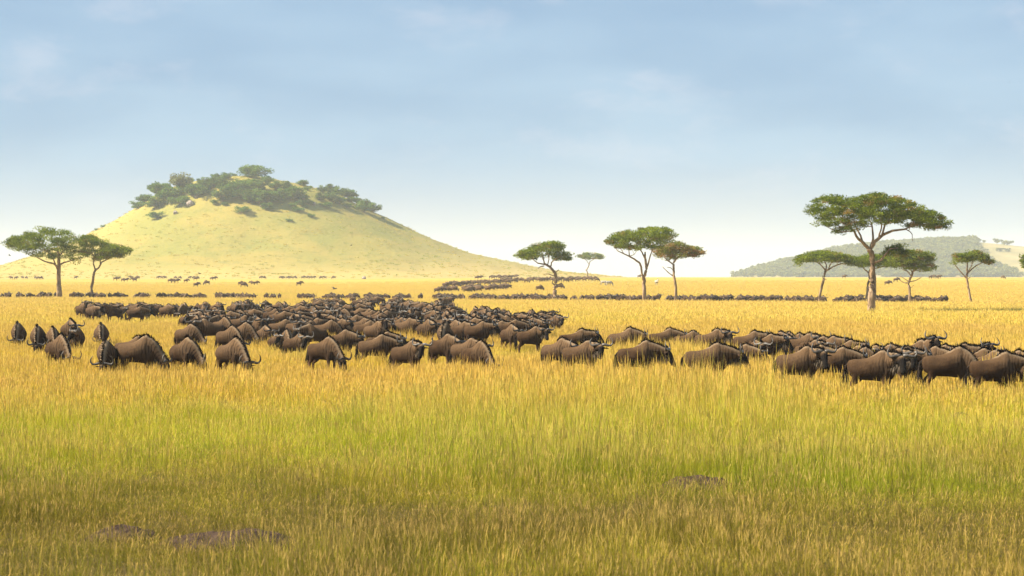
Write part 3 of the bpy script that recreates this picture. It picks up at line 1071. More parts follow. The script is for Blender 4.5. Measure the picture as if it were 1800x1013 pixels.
HILL_TREES = [
    # px, base py, height px, kind, own label
    (244, 366, 14, 1, 'low spreading bush lowest on the left rim of the hilltop wood'), (253, 357, 17, 0, 'rounded tree standing apart at the left end of the hilltop wood'),
    (273, 367, 24, 0, None), (277, 346, 24, 0, None), (295, 355, 30, 0, None), (290, 330, 15, 0, None),
    (311, 328, 22, 3, 'greyish half-bare tree rising at the upper left of hilltop wood'), (318, 336, 30, 3, 'tall grey-green tree just below the half-bare tree on hilltop'),
    (305, 350, 20, 0, None), (316, 361, 18, 1, None), (332, 320, 9, 1, None), (340, 344, 20, 2, None), (355, 326, 14, 0, None),
    (349, 346, 21, 0, None), (359, 338, 20, 2, None), (367, 324, 12, 0, None), (379, 319, 13, 0, None), (377, 330, 17, 2, None),
    (396, 316, 14, 0, 'round bushy tree on the skyline left of the lone summit tree'), (392, 333, 20, 2, None), (409, 341, 25, 0, None), (392, 353, 23, 2, None), (404, 351, 20, 0, None),
    (379, 359, 9, 1, None), (397, 361, 6, 1, None), (425, 375, 14, 1, 'isolated rounded bush below the middle of hilltop wood'), (428, 351, 19, 2, None), (436, 357, 15, 0, None),
    (441, 324, 11, 1, None), (427, 327, 13, 1, None), (455, 357, 25, 0, None), (439, 338, 18, 0, None), (455, 335, 18, 2, None),
    (275, 384, 13, 1, 'isolated bush below the left end of hilltop wood'), (447, 312.5, 22, 4, 'broad dark tree standing alone on the very summit of hill'),
    (413, 309.5, 5, 1, 'tiny bush on the skyline beside the lone summit tree'),
    (469, 323, 13, 0, None), (473, 356, 22, 0, None), (472, 368, 13, 1, 'bush at the lower fringe beneath the summit tree'), (484, 335, 16, 2, None), (491, 348, 16, 0, None),
    (484, 353, 14, 2, None), (493, 355, 10, 1, None), (505, 334, 15, 2, None), (517, 350, 22, 0, None), (512, 353, 18, 0, None), (533, 353, 11, 1, None),
    (532, 327, 12, 0, 'single round tree on the right skyline of hill'), (539, 335, 7, 1, None), (544, 331, 5, 1, None), (515, 364, 8, 1, None), (523, 372, 9, 1, None),
    (529, 361, 10, 1, None), (537, 365, 6, 1, None), (545, 360, 7, 1, None), (547, 382, 7, 1, 'small isolated bush on the slope right of hilltop wood'), (508, 390, 6, 1, 'lowest small round bush on the hill face'),
    (567, 339, 13, 0, None), (581, 339, 15, 2, None), (591, 344, 14, 0, None), (612, 345, 19, 0, None), (604, 344, 15, 2, None), (563, 353, 14, 2, None), (579, 353, 15, 2, None),
    (573, 365, 10, 1, None), (597, 360, 12, 0, None), (601, 355, 10, 1, None), (616, 356, 11, 0, None), (611, 365, 8, 1, None),
    (628, 357, 12, 0, 'small very dark tree between the two right-hand tree groups'), (640, 373, 21, 0, 'larger of the two trees at right end of hilltop wood'),
    (656, 374, 17, 2, 'ragged tree at the extreme right end of hilltop wood'), (672, 384.5, 4, 1, 'tiny bush on the right skyline slope past the last tree'),
    (170, 405, 4, 1, 'lower of two tiny bushes on the left skyline slope'), (181, 400, 5, 1, 'upper of two tiny bushes on the left skyline slope')]


def build_hill_trees():
    kinds = [bush_meshes(101, 0.10, 1.05, 22), bush_meshes(102, 0.02, 1.35, 20), bush_meshes(103, 0.10, 1.05, 20, 0.18), bush_meshes(104, 0.12, 1.0, 18, 0.75), bush_meshes(105, 0.10, 1.55, 34)]
    kinds += [bush_meshes(106, 0.08, 1.15, 24), bush_meshes(107, 0.14, 0.95, 20, 0.1)]
    rs = np.random.default_rng(40)
    for i, (px, py, hp, kd, lab) in enumerate(HILL_TREES):
        D = solve_hill(px, py)
        x = px2x(px, D)
        z = float(terr(x, D))
        h = hp / FPX * D * 1.08
        k = kd
        if kd == 0:
            k = (0, 5, 6)[rs.integers(3)]
        tm, cm = kinds[k]
        root = bpy.data.objects.new('hill_tree' if kd != 1 else 'hill_bush', None)
        col.objects.link(root)
        root.location = (x, D, z - 0.1)
        root.rotation_euler = (0, 0, rs.random() * 6.28 if kd != 4 else 0.3)
        sx = h * (1.30 + 0.4 * rs.random())
        root.scale = (sx, sx, h)
        add('trunk', tm, root)
        add('crown', cm, root)
        if lab is None:
            tiers = [(330, 'left cluster'), (362, 'stretch right of the left cluster'), (390, 'stretch under the skyline tree'), (425, 'stretch left of the summit tree'), (455, 'stretch below the summit tree'),
                     (482, 'stretch right of the summit tree'), (510, 'stretch before the right gap'), (538, 'fringe of the right gap'), (570, 'left half of right cluster'), (606, 'right half of right cluster')]
            mk = min(tiers, key=lambda m_: abs(m_[0] - px))[1]
            tier = 'top' if py < 331 else ('middle' if py < 350 else 'bottom')
            lab = '%s in the hilltop wood, %s, %s row' % ('low bush' if kd == 1 else ('grey-green tree' if kd == 2 else 'dark green tree'), mk, tier)
        tag(root, lab, 'tree' if kd != 1 else 'bush', 'trees and bushes on the hilltop')


build_hill_trees()


def make_rock_mat():
    m, nt, out = new_mat('rock')
    b = pbsdf(nt, out, 0.9, 0.2)
    tc = nt.nodes.new('ShaderNodeTexCoord')
    n1 = noise_n(nt, map_n(nt, tc.outputs['Object'], (2, 2, 2)), 1.0, 5, 0.65)
    c = mix_n(nt, range_n(nt, n1, 0.35, 0.65), (0.16, 0.12, 0.105), (0.40, 0.33, 0.29))
    nt.links.new(c, b.inputs['Base Color'])
    bump_n(nt, n1, 0.6, 0.15, b)
    return m


rock_mat = make_rock_mat()


def build_rocks():
    ROCKS = [(334, 361, 13, 9, 'grey boulder at the lower edge of the left hilltop trees'), (300, 358, 8, 8, 'pinkish outcrop under the left hilltop trees'),
             (345, 349, 6, 6, 'small pale rock between the trunks left of mid hilltop wood'), (308, 376, 9, 6, 'broken rocks beside the isolated bush below left hilltop wood'),
             (551, 361, 9, 6, 'pink-grey rock at the right lower edge of hilltop wood'), (460, 364, 7, 5, 'pale rock beneath the middle of hilltop wood'),
             (640, 484, 8, 5, 'pale grey boulder alone on the plain at the foot of hill')]
    for i, (px, py, w, h, lab) in enumerate(ROCKS):
        bm = bmesh.new()
        bmesh.ops.create_icosphere(bm, subdivisions=3, radius=1)
        rs = random.Random(i * 7 + 3)
        offs = [Vector((rs.uniform(-1, 1), rs.uniform(-1, 1), rs.uniform(-.6, 1))).normalized() for _ in range(9)]
        cut = [rs.uniform(0.62, 0.9) for _ in offs]
        for v in bm.verts:
            for o_, c_ in zip(offs, cut):
                d = v.co.dot(o_) - c_
                if d > 0:
                    v.co -= o_ * d * 0.9
        me = bpy.data.meshes.new('rock'); bm.to_mesh(me); bm.free()
        me.materials.append(rock_mat)
        D = solve_hill(px, py) if py < 480 else 1020
        x = px2x(px, D); z = float(terr(x, D))
        s = D / FPX
        o = add('rock', me, loc=(x, D, z + h * s * 0.25), rot=(0, 0, i * 1.3), scale=(w * s * .55, w * s * .5, h * s * .75))
        tag(o, lab, 'rock')


build_rocks()


# ------------------------------------------------------------------ wood on the far hill (reads as one mass)
def build_far_wood():
    far_leaf = make_leaf_mat('far_wood_leaves', (0.075, 0.110, 0.032), (0.21, 0.23, 0.065), (0.26, 0.21, 0.10), 0.25)
    protos = []
    for sd in range(4):
        rs = np.random.default_rng(300 + sd)
        C = rs.normal(size=(9, 3)) * np.array((0.9, 0.9, 0.4)) + np.array((0, 0, 1.5))
        V, F, ci = leaf_cloud(C, np.full(9, 0.85), 40, 0.75, rs, flat=0.8, elong=1.4)
        tn = np.clip(0.45 + 0.3 * rs.normal(size=9), 0, 1)
        protos.append(mesh_np('far_bush', V, F, (far_leaf,), False, dict(tint=np.repeat(tn[ci], 4), brown=np.repeat(np.clip(rs.normal(0.12, 0.1, len(ci)), 0, 1), 4))))
    rs = np.random.default_rng(77)
    n = 9000
    X = rs.random(n) * 620 + 255
    Y = 2620 + rs.random(n) * 470
    Z = far_h(X, Y)
    px = 900 + X / Y * FPX
    py = HOR - (Z - EYE) / Y * FPX
    # the bare straw-coloured shoulder on the right
    bare = (px > 1712 + 0.5 * (py - 425) + 30 * (fbm(X / 40, Y / 40, 8, 2) - .5)) & (py < 458 + (px - 1735) * 0.45) & (py > 424)
    dens = fbm(X / 45, Y / 45, 13, 3)
    keep = (Z > 3) & (px > 1292) & (rs.random(n) < sstep(0.25, 0.5, dens) * 0.85 + 0.15) & ~(bare & (rs.random(n) < 0.985))
    keep &= ~((py > 476) & (px < 1500) & (rs.random(n) < 0.6))
    X, Y, Z = X[keep], Y[keep], Z[keep]
    n = len(X)
    s = 1.3 + 1.6 * rs.random(n)
    scatter('far_wood', protos, np.stack([X, Y, Z], 1), np.stack([np.zeros(n), np.zeros(n), rs.random(n) * 6.28], 1),
            np.stack([s * 1.15, s * 1.15, s], 1), rs.integers(0, 4, n), 'bluish wood covering the far hill at the right')


build_far_wood()


# ------------------------------------------------------------------ wildebeest
def make_hide_mat():
    m, nt, out = new_mat('wildebeest_hide')
    b = pbsdf(nt, out, 0.80, 0.03)
    b.inputs['Sheen Weight'].default_value = 0.0
    b.inputs['Sheen Roughness'].default_value = 0.5
    b.inputs['Sheen Tint'].default_value = (0.8, 0.62, 0.45, 1)
    oi = nt.nodes.new('ShaderNodeObjectInfo')
    tc = nt.nodes.new('ShaderNodeTexCoord')
    ob = tc.outputs['Object']
    face = attr_n(nt, 'face'); neck = attr_n(nt, 'neck'); s = attr_n(nt, 's'); leg = attr_n(nt, 'leg')
    sep = nt.nodes.new('ShaderNodeSeparateXYZ'); nt.links.new(ob, sep.inputs[0])
    n1 = noise_n(nt, map_n(nt, ob, (3, 3, 2)), 1.0, 4, 0.6)
    n2 = noise_n(nt, map_n(nt, ob, (34, 34, 5)), 1.0, 3, 0.65)
    c = mix_n(nt, oi.outputs['Random'], (0.098, 0.062, 0.036), (0.020, 0.0105, 0.0055))
    c = mix_n(nt, range_n(nt, n1, 0.35, 0.7, 0, 0.55), c, (0.082, 0.047, 0.023))
    c = mix_n(nt, range_n(nt, n2, 0.45, 0.70, 0, 0.75), c, (0.026, 0.016, 0.010))
    # brindle stripes down the neck, shoulder and ribs
    w = math_n(nt, 'SINE', math_n(nt, 'MULTIPLY', math_n(nt, 'ADD', s, math_n(nt, 'MULTIPLY', math_n(nt, 'SUBTRACT', noise_n(nt, map_n(nt, ob, (6, 6, 3)), 1.0, 2, 0.5), 0.5), 0.16)), 58.0))
    st = math_n(nt, 'MULTIPLY', range_n(nt, w, 0.05, 0.75), neck)
    c = mix_n(nt, math_n(nt, 'MULTIPLY', neck, 0.45), c, (0.16, 0.105, 0.064))
    c = mix_n(nt, math_n(nt, 'MULTIPLY', st, 0.9), c, (0.028, 0.018, 0.012))
    # darker chest, belly and flank fur, light from above painted into the back
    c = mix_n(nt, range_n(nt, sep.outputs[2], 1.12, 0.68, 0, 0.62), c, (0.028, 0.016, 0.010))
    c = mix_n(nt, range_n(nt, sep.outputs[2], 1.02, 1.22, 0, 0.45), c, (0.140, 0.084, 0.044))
    c = mix_n(nt, math_n(nt, 'MULTIPLY', attr_n(nt, 'crest'), 0.75), c, (0.26, 0.19, 0.125))  # sunlit ridge painted into the coat colour
    c = mix_n(nt, math_n(nt, 'MULTIPLY', leg, 0.55), c, (0.16, 0.092, 0.05))
    c = mix_n(nt, face, c, (0.012, 0.010, 0.009))
    nt.links.new(c, b.inputs['Base Color'])
    bump_n(nt, n2, 0.8, 0.03, b)
    return m


def plain_mat(name, c0, c1, rough=0.6, spec=0.3):
    m, nt, out = new_mat(name)
    b = pbsdf(nt, out, rough, spec)
    tc = nt.nodes.new('ShaderNodeTexCoord')
    n1 = noise_n(nt, map_n(nt, tc.outputs['Object'], (9, 9, 5)), 1.0, 3, 0.6)
    nt.links.new(mix_n(nt, range_n(nt, n1, 0.3, 0.7), c0, c1), b.inputs['Base Color'])
    return m


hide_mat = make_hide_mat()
horn_mat = plain_mat('horn', (0.035, 0.030, 0.027), (0.11, 0.095, 0.08), 0.45, 0.45)
mane_mat = plain_mat('mane_hair', (0.010, 0.008, 0.007), (0.035, 0.024, 0.018), 0.7, 0.08)
beard_mat = plain_mat('beard_hair', (0.06, 0.045, 0.033), (0.20, 0.16, 0.12), 0.8, 0.05)

# trunk sections: x, z centre, half width, half height
TRUNK = [(-0.70, 0.97, 0.05, 0.09), (-0.655, 0.935, 0.18, 0.20), (-0.53, 0.900, 0.285, 0.265), (-0.36, 0.885, 0.325, 0.285), (-0.15, 0.895, 0.355, 0.310),
         (0.04, 0.94, 0.360, 0.360), (0.18, 0.985, 0.340, 0.425), (0.30, 1.00, 0.305, 0.445), (0.42, 0.975, 0.225, 0.405), (0.53, 0.935, 0.145, 0.300), (0.60, 0.91, 0.05, 0.13)]
ZTRUNK = [(-0.72, 1.02, 0.05, 0.09), (-0.66, 1.00, 0.19, 0.20), (-0.52, 0.99, 0.26, 0.27), (-0.30, 0.96, 0.28, 0.285), (-0.05, 0.95, 0.29, 0.29),
          (0.20, 0.97, 0.27, 0.29), (0.36, 0.99, 0.235, 0.29), (0.50, 0.98, 0.17, 0.25), (0.60, 0.97, 0.06, 0.13)]
ZPOSES = dict(graze=((0.98, 0.05, 0.52), (0.35, 0.05, -0.93), 0.3), stand=((0.86, 0.0, 1.50), (0.72, -0.1, -0.68), 0.2))

#        poll position            head direction             leg phase
POSES = dict(
    stand=((0.90, 0.00, 1.16), (0.62, 0.00, -0.78), 0.0),
    low=((0.97, 0.00, 1.05), (0.52, -0.06, -0.85), 0.35),
    walk=((0.97, 0.02, 1.08), (0.70, 0.05, -0.70), 0.8),
    graze=((0.92, 0.00, 0.56), (0.26, 0.00, -0.96), 0.25),
    grazer=((0.88, -0.20, 0.56), (0.20, -0.30, -0.93), 0.5),
    grazel=((0.88, 0.20, 0.56), (0.20, 0.30, -0.93), 0.5),
    lookr=((0.84, -0.20, 1.19), (0.22, -0.62, -0.75), 0.15),
    lookl=((0.84, 0.20, 1.19), (0.22, 0.62, -0.75), 0.15),
    alert=((0.80, -0.06, 1.40), (0.55, -0.45, -0.70), 0.0),
)


def unit(v):
    v = np.asarray(v, float)
    return v / (np.linalg.norm(v) + 1e-9)


def bezier(a, b, c, d, t):
    t = np.asarray(t)[:, None]
    return a * (1 - t) ** 3 + 3 * b * t * (1 - t) ** 2 + 3 * c * t ** 2 * (1 - t) + d * t ** 3


def head_frame(poll, hd):
    t = unit(hd)
    u = np.array((0.45, 0.0, 1.0)) if abs(t[1]) < 0.2 else unit(np.array((t[0], t[1], 0))) * 0.45 + np.array((0, 0, 1.0))
    u = unit(u - t * np.dot(u, t))
    l = np.cross(u, t)          # animal's left when facing +x
    return t, u, l


def beast_parts(pose, zebra=False):
    """returns closed pieces for the body, and horn, mane, beard and tail geometry"""
    poll, hd, ph = POSES[pose] if not zebra else ZPOSES[pose]
    poll = np.array(poll, float)
    t, u, l = head_frame(poll, hd)
    pieces = []
    tr = TRUNK if not zebra else ZTRUNK
    # trunk: oval sections, narrower above than below
    seg = 20
    ang = np.linspace(0, 2 * np.pi, seg, endpoint=False)
    V = []
    for (x, z, w, h) in tr:
        yy = np.cos(ang) * w * (1 - 0.30 * np.clip(np.sin(ang), 0, 1) ** 1.5 * (1.15 if x > 0.1 and not zebra else 0.45))
        zz = z + np.sin(ang) * h
        V.append(np.stack([np.full(seg, x), yy, zz], 1))
    V = np.concatenate(V)
    F = []
    n = len(tr)
    for i in range(n - 1):
        for j in range(seg):
            a = i * seg + j; b = i * seg + (j + 1) % seg
            F += [(a, b, b + seg), (a, b + seg, a + seg)]
    k = len(V)
    V = np.concatenate([V, [(tr[0][0] - 0.02, 0, tr[0][1])], [(tr[-1][0] + 0.02, 0, tr[-1][1])]])
    for j in range(seg):
        F.append((k, (j + 1) % seg, j)); o = (n - 1) * seg
        F.append((k + 1, o + j, o + (j + 1) % seg))
    pieces.append((V, np.array(F)))
    # neck
    nb = np.array((0.30, 0, 1.09)) if not zebra else np.array((0.42, 0, 1.02))
    mid1 = nb + np.array((0.25, poll[1] * 0.3, 0.06 if poll[2] > 0.9 else 0.0))
    mid2 = poll - t * 0.02 - np.array((0.22, 0, -0.02 if poll[2] > .9 else -0.22))
    NP = bezier(nb, mid1, mid2, poll, np.linspace(0, 1, 8))
    nh = np.array((0.30, 0.275, 0.245, 0.215, 0.19, 0.17, 0.155, 0.145)) if not zebra else np.linspace(0.26, 0.13, 8)
    nw = np.array((0.215, 0.20, 0.178, 0.155, 0.135, 0.115, 0.10, 0.09)) if not zebra else np.linspace(0.16, 0.085, 8)
    pieces.append(tube(NP, list(zip(nw, nh)), 14, up=(0.35, 0, 1)))
    # head
    HL = 0.50 if not zebra else 0.46
    sec = [(-0.07, .06, .06, .0), (0.0, .095, .115, .0), (0.10, .108, .128, -.005), (0.20, .095, .115, -.01), (0.31, .078, .092, -.012), (0.41, .080, .084, -.012), (0.48, .078, .070, -.012), (0.52, .045, .038, -.015)]
    HP = [poll + t * a * HL / .5 + u * d for a, w, h, d in sec]
    pieces.append(tube(HP, [(w, h) for a, w, h, d in sec], 14, up=u))
    # ears
    for sg in (1, -1):
        e0 = poll + l * sg * 0.07 + t * 0.015 - u * 0.02
        e1 = e0 + l * sg * 0.12 - t * (0.02 if not zebra else .12) - u * 0.02 + np.array((0, 0, -0.01 if not zebra else .05))
        e2 = e0 + l * sg * (0.21 if not zebra else .13) - t * (0.0 if not zebra else .2) + np.array((0, 0, -0.03 if not zebra else .08))
        pieces.append(tube([e0, e1, e2], [(.030, .022), (.046, .020), (.012, .010)], 8, up=t))
    # legs: joint offsets by stride
    sw = 0.20 * ph
    legs = []
    for sg, off in ((1, sw), (-1, -sw)):
        y = 0.14 * sg
        legs.append(([(0.40, y * 1.05, 0.92), (0.36, y * 1.12, 0.72), (0.36 + off * .35, y, 0.42), (0.355 + off * .9, y * .95, 0.13), (0.37 + off * 1.0, y * .95, 0.05), (0.40 + off, y * .95, 0.0)],
                     [(.10, .15), (.080, .105), (.052, .056), (.034, .036), (.042, .046), (.048, .055)]))
        legs.append(([(-0.44, y, 0.93), (-0.38, y * 1.2, 0.73), (-0.47 - off * .3, y * 1.1, 0.58), (-0.60 - off * .6, y, 0.45), (-0.575 - off * .9, y, 0.14), (-0.55 - off, y, 0.05), (-0.52 - off, y, 0.0)],
                     [(.13, .20), (.115, .16), (.070, .095), (.046, .062), (.033, .038), (.040, .046), (.046, .055)]))
    for P, rr in legs:
        pieces.append(tube(P, rr, 10, up=(1, 0, 0.1)))
    extra = {}
    # horns: out and slightly down, then up and inward
    kk = unit(u * 0.42 - t * 0.82)
    horns = []
    for sg in (1, -1):
        pts = [(0.02, 0.070), (0.12, 0.085), (0.23, 0.050), (0.32, 0.050), (0.375, 0.115), (0.380, 0.210), (0.335, 0.300), (0.295, 0.345)]
        P = [poll + l * sg * a + kk * b + u * 0.03 for a, b in pts]
        horns.append(tube(P, [.052, .050, .042, .035, .028, .021, .011, .003], 8, up=t))
    extra['horns'] = horns
    # crest line: withers to poll
    top = []
    for (x, z, w, h) in tr:
        if (0.0 if not zebra else .45) < x < 0.45:
            top.append((np.array((x, 0, z + h)), np.array((0, 0, 1.0))))
    Tn = np.gradient(NP, axis=0)
    for i in range(2, 8):
        tt = unit(Tn[i]); uu = np.array((0.35, 0, 1)); uu = unit(uu - tt * np.dot(uu, tt))
        q = NP[i] + uu * nh[i]
        if q[0] > (top[-1][0][0] if top else 0.3) + 0.03:
            top.append((q, uu))
    extra['top'] = top
    extra['NP'] = NP; extra['nh'] = nh; extra['frame'] = (poll, t, u, l)
    return pieces, extra


def hair(points, n, length, width, rs, lie, jitter=0.02):
    """flat strands rooted along a polyline of (point, direction)"""
    V = []; F = []
    P = np.array([p for p, d in points]); Dn = np.array([d for p, d in points])
    cum = np.linspace(0, 1, len(P))
    for i in range(n):
        a = rs.random()
        p = np.array([np.interp(a, cum, P[:, c]) for c in range(3)])
        d = np.array([np.interp(a, cum, Dn[:, c]) for c in range(3)])
        p = p + rs.normal(size=3) * jitter - d * 0.03
        dd = unit(d + lie * (0.4 + rs.random()) + rs.normal(size=3) * 0.28)
        L = length * (0.6 + 0.7 * rs.random())
        sd = unit(np.cross(dd, rs.normal(size=3))) * width
        m = p + dd * L * 0.55
        e = p + dd * L + lie * L * 0.35 + np.array((0, 0, -0.12 * L))
        k = len(V)
        V += [p - sd, p + sd, m - sd * .8, m + sd * .8, e]
        F += [(k, k + 1, k + 3), (k, k + 3, k + 2), (k + 2, k + 3, k + 4)]
    return np.array(V), np.array(F)


def remesh_body(pieces, name, voxel, target):
    S = Soup()
    for V, F in pieces:
        S.put(V, F)
    V, F, M = S.arrays()
    me = mesh_np(name + '_raw', V, F)
    o = bpy.data.objects.new(name + '_raw', me)
    col.objects.link(o)
    md = o.modifiers.new('r', 'REMESH'); md.mode = 'VOXEL'; md.voxel_size = voxel; md.use_smooth_shade = True
    sm = o.modifiers.new('s', 'SMOOTH'); sm.factor = 0.5; sm.iterations = 4
    nt_ = 0
    dg = bpy.context.evaluated_depsgraph_get()
    ev = o.evaluated_get(dg)
    nt_ = len(ev.data.polygons) * 2
    de = o.modifiers.new('d', 'DECIMATE'); de.ratio = min(1.0, target / max(1, nt_))
    dg.update()
    ev = o.evaluated_get(bpy.context.evaluated_depsgraph_get())
    m2 = bpy.data.meshes.new_from_object(ev)
    m2.name = name
    bpy.data.objects.remove(o); bpy.data.meshes.remove(me)
    m2.polygons.foreach_set('use_smooth', np.ones(len(m2.polygons), bool))
    return m2


def paint_body(me, extra):
    n = len(me.vertices)
    co = np.empty(n * 3, np.float32); me.vertices.foreach_get('co', co); co = co.reshape(-1, 3)
    poll, t, u, l = extra['frame']
    NP = extra['NP']
    # distance along the head
    h = (co - poll) @ t
    rad = np.linalg.norm((co - poll) - np.outer(h, t), axis=1)
    face = sstep(-0.04, 0.10, h) * (rad < 0.24) * (co[:, 0] > 0.45)
    # neck coordinate
    d2 = np.linalg.norm(co[:, None, :] - NP[None], axis=2)
    j = d2.argmin(1)
    seglen = np.concatenate([[0], np.cumsum(np.linalg.norm(np.diff(NP, axis=0), axis=1))])
    Tn = np.gradient(NP, axis=0); Tn /= np.linalg.norm(Tn, axis=1)[:, None]
    sn = seglen[j] + np.einsum('ij,ij->i', co - NP[j], Tn[j])
    w = sstep(0.36, 0.62, co[:, 0])
    s = co[:, 0] * (1 - w) + (0.36 + sn) * w
    neck = sstep(0.0, 0.35, co[:, 0]) * (1 - 0.5 * sstep(0.3, 0.0, co[:, 2] - 0.5)) * (1 - face)
    leg = sstep(0.62, 0.42, co[:, 2]) * (co[:, 0] < 0.62)
    neck = neck * (1 - leg)
    # sun catching the crest of the neck and withers, painted as a pale band
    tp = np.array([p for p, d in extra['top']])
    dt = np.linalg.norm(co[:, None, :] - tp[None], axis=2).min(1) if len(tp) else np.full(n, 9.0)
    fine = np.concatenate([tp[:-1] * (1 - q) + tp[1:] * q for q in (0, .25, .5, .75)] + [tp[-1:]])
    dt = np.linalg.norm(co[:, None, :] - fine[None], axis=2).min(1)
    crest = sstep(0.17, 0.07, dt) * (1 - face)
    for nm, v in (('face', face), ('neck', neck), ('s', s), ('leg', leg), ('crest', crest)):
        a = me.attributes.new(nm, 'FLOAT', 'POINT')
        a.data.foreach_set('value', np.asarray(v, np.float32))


BEAST = {}


def build_pose(pose, seed):
    rs = np.random.default_rng(seed)
    pieces, ex = beast_parts(pose)
    body = remesh_body(pieces, 'wildebeest_body', 0.022, 5200)
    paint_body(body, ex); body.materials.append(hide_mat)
    low = remesh_body(pieces, 'wildebeest_small', 0.03, 700)
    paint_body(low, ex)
    poll, t, u, l = ex['frame']
    hm = []
    for V, F in ex['horns']:
        S = Soup(); S.put(V, F); hm.append(S.mesh('horn', (horn_mat,)))
    # mane falls to the animal's right
    mV, mF = hair(ex['top'], 260, 0.13, 0.010, rs, np.array((-0.10, -0.55, -0.1)), 0.012)
    sV, sF = hair(ex['top'], 160, 0.07, 0.010, rs, np.array((-0.2, 0.1, 0.0)), 0.010)
    S = Soup(); S.put(mV, mF); S.put(sV, sF)
    mane = S.mesh('mane', (mane_mat,), False)
    # beard under throat and neck
    NP, nh = ex['NP'], ex['nh']
    under = []
    Tn = np.gradient(NP, axis=0)
    for i in range(3, 8):
        tt = unit(Tn[i]); uu = np.array((0.35, 0, 1)); uu = unit(uu - tt * np.dot(uu, tt))
        under.append((NP[i] - uu * nh[i] * 0.93, np.array((0, 0, -1.0)) - uu * 0.3))
    under.append((poll + t * 0.14 - u * 0.11, np.array((0, 0, -1.0)) - u * 0.3))
    bV, bF = hair(under, 200, 0.20, 0.010, rs, np.array((-0.1, 0, -0.3)), 0.025)
    S = Soup(); S.put(bV, bF)
    beard = S.mesh('beard', (beard_mat,), False)
    # tail: thin dock and long black brush
    S = Soup()
    TP = [(-0.67, 0, 1.05), (-0.75, 0.01, 0.96), (-0.77, 0.02, 0.79), (-0.75, 0.03, 0.62)]
    V, F = tube(TP, [.035, .028, .022, .016], 6); S.put(V, F)
    pl = [(np.array(p), np.array((-0.05, 0, -1.0))) for p in TP[1:]]
    V, F = hair(pl, 110, 0.34, 0.010, rs, np.array((0, 0.05, -0.4)), 0.018); S.put(V, F)
    tail = S.mesh('tail', (mane_mat,), False)
    # small joined version for the far animals
    S = Soup()
    nv = len(low.vertices); co = np.empty(nv * 3, np.float32); low.vertices.foreach_get('co', co)
    low.calc_loop_triangles()
    tr = np.empty(len(low.loop_triangles) * 3, np.int32); low.loop_triangles.foreach_get('vertices', tr)
    S.put(co.reshape(-1, 3), tr.reshape(-1, 3), 0)
    for V, F in ex['horns']:
        S.put(V, F, 1)
    V, F = hair(ex['top'], 60, 0.13, 0.022, rs, np.array((-0.10, -0.5, -0.1)), 0.012); S.put(V, F, 2)
    V, F = hair(under, 40, 0.20, 0.02, rs, np.array((-0.1, 0, -0.3)), 0.025); S.put(V, F, 3)
    V, F = tube(TP + [(-0.74, 0.02, 0.35)], [.035, .03, .03, .04, .01], 5); S.put(V, F, 2)
    AV, AF, AM = S.arrays()
    at = {}
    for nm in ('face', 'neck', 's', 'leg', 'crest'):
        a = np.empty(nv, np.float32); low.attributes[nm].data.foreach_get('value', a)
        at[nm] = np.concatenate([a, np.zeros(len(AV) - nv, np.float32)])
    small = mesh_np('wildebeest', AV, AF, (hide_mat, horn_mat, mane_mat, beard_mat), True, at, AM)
    bpy.data.meshes.remove(low)
    BEAST[pose] = dict(body=body, horns=hm, mane=mane, beard=beard, tail=tail, small=small, arr=(AV, AF, AM, at))


for _i, _p in enumerate(POSES):
    build_pose(_p, 500 + _i)

SHOULDER = 1.42


def wildebeest(X, D, yaw, pose, scale, label, group, parts=True):
    z = float(gz(X, D)) - 0.01
    B = BEAST[pose]
    rot = (0, 0, yaw)
    sv = (scale * random.uniform(0.93, 1.06), scale * random.uniform(0.90, 1.08), scale * random.uniform(0.96, 1.03))
    if not parts:
        o = add('wildebeest', B['small'], loc=(X, D, z), rot=rot, scale=sv)
    else:
        o = bpy.data.objects.new('wildebeest', None)
        col.objects.link(o)
        o.location = (X, D, z); o.rotation_euler = rot; o.scale = sv
        add('body', B['body'], o)
        for h in B['horns']:
            add('horn', h, o)
        add('mane', B['mane'], o); add('beard', B['beard'], o); add('tail', B['tail'], o)
    return tag(o, label, 'wildebeest', group)


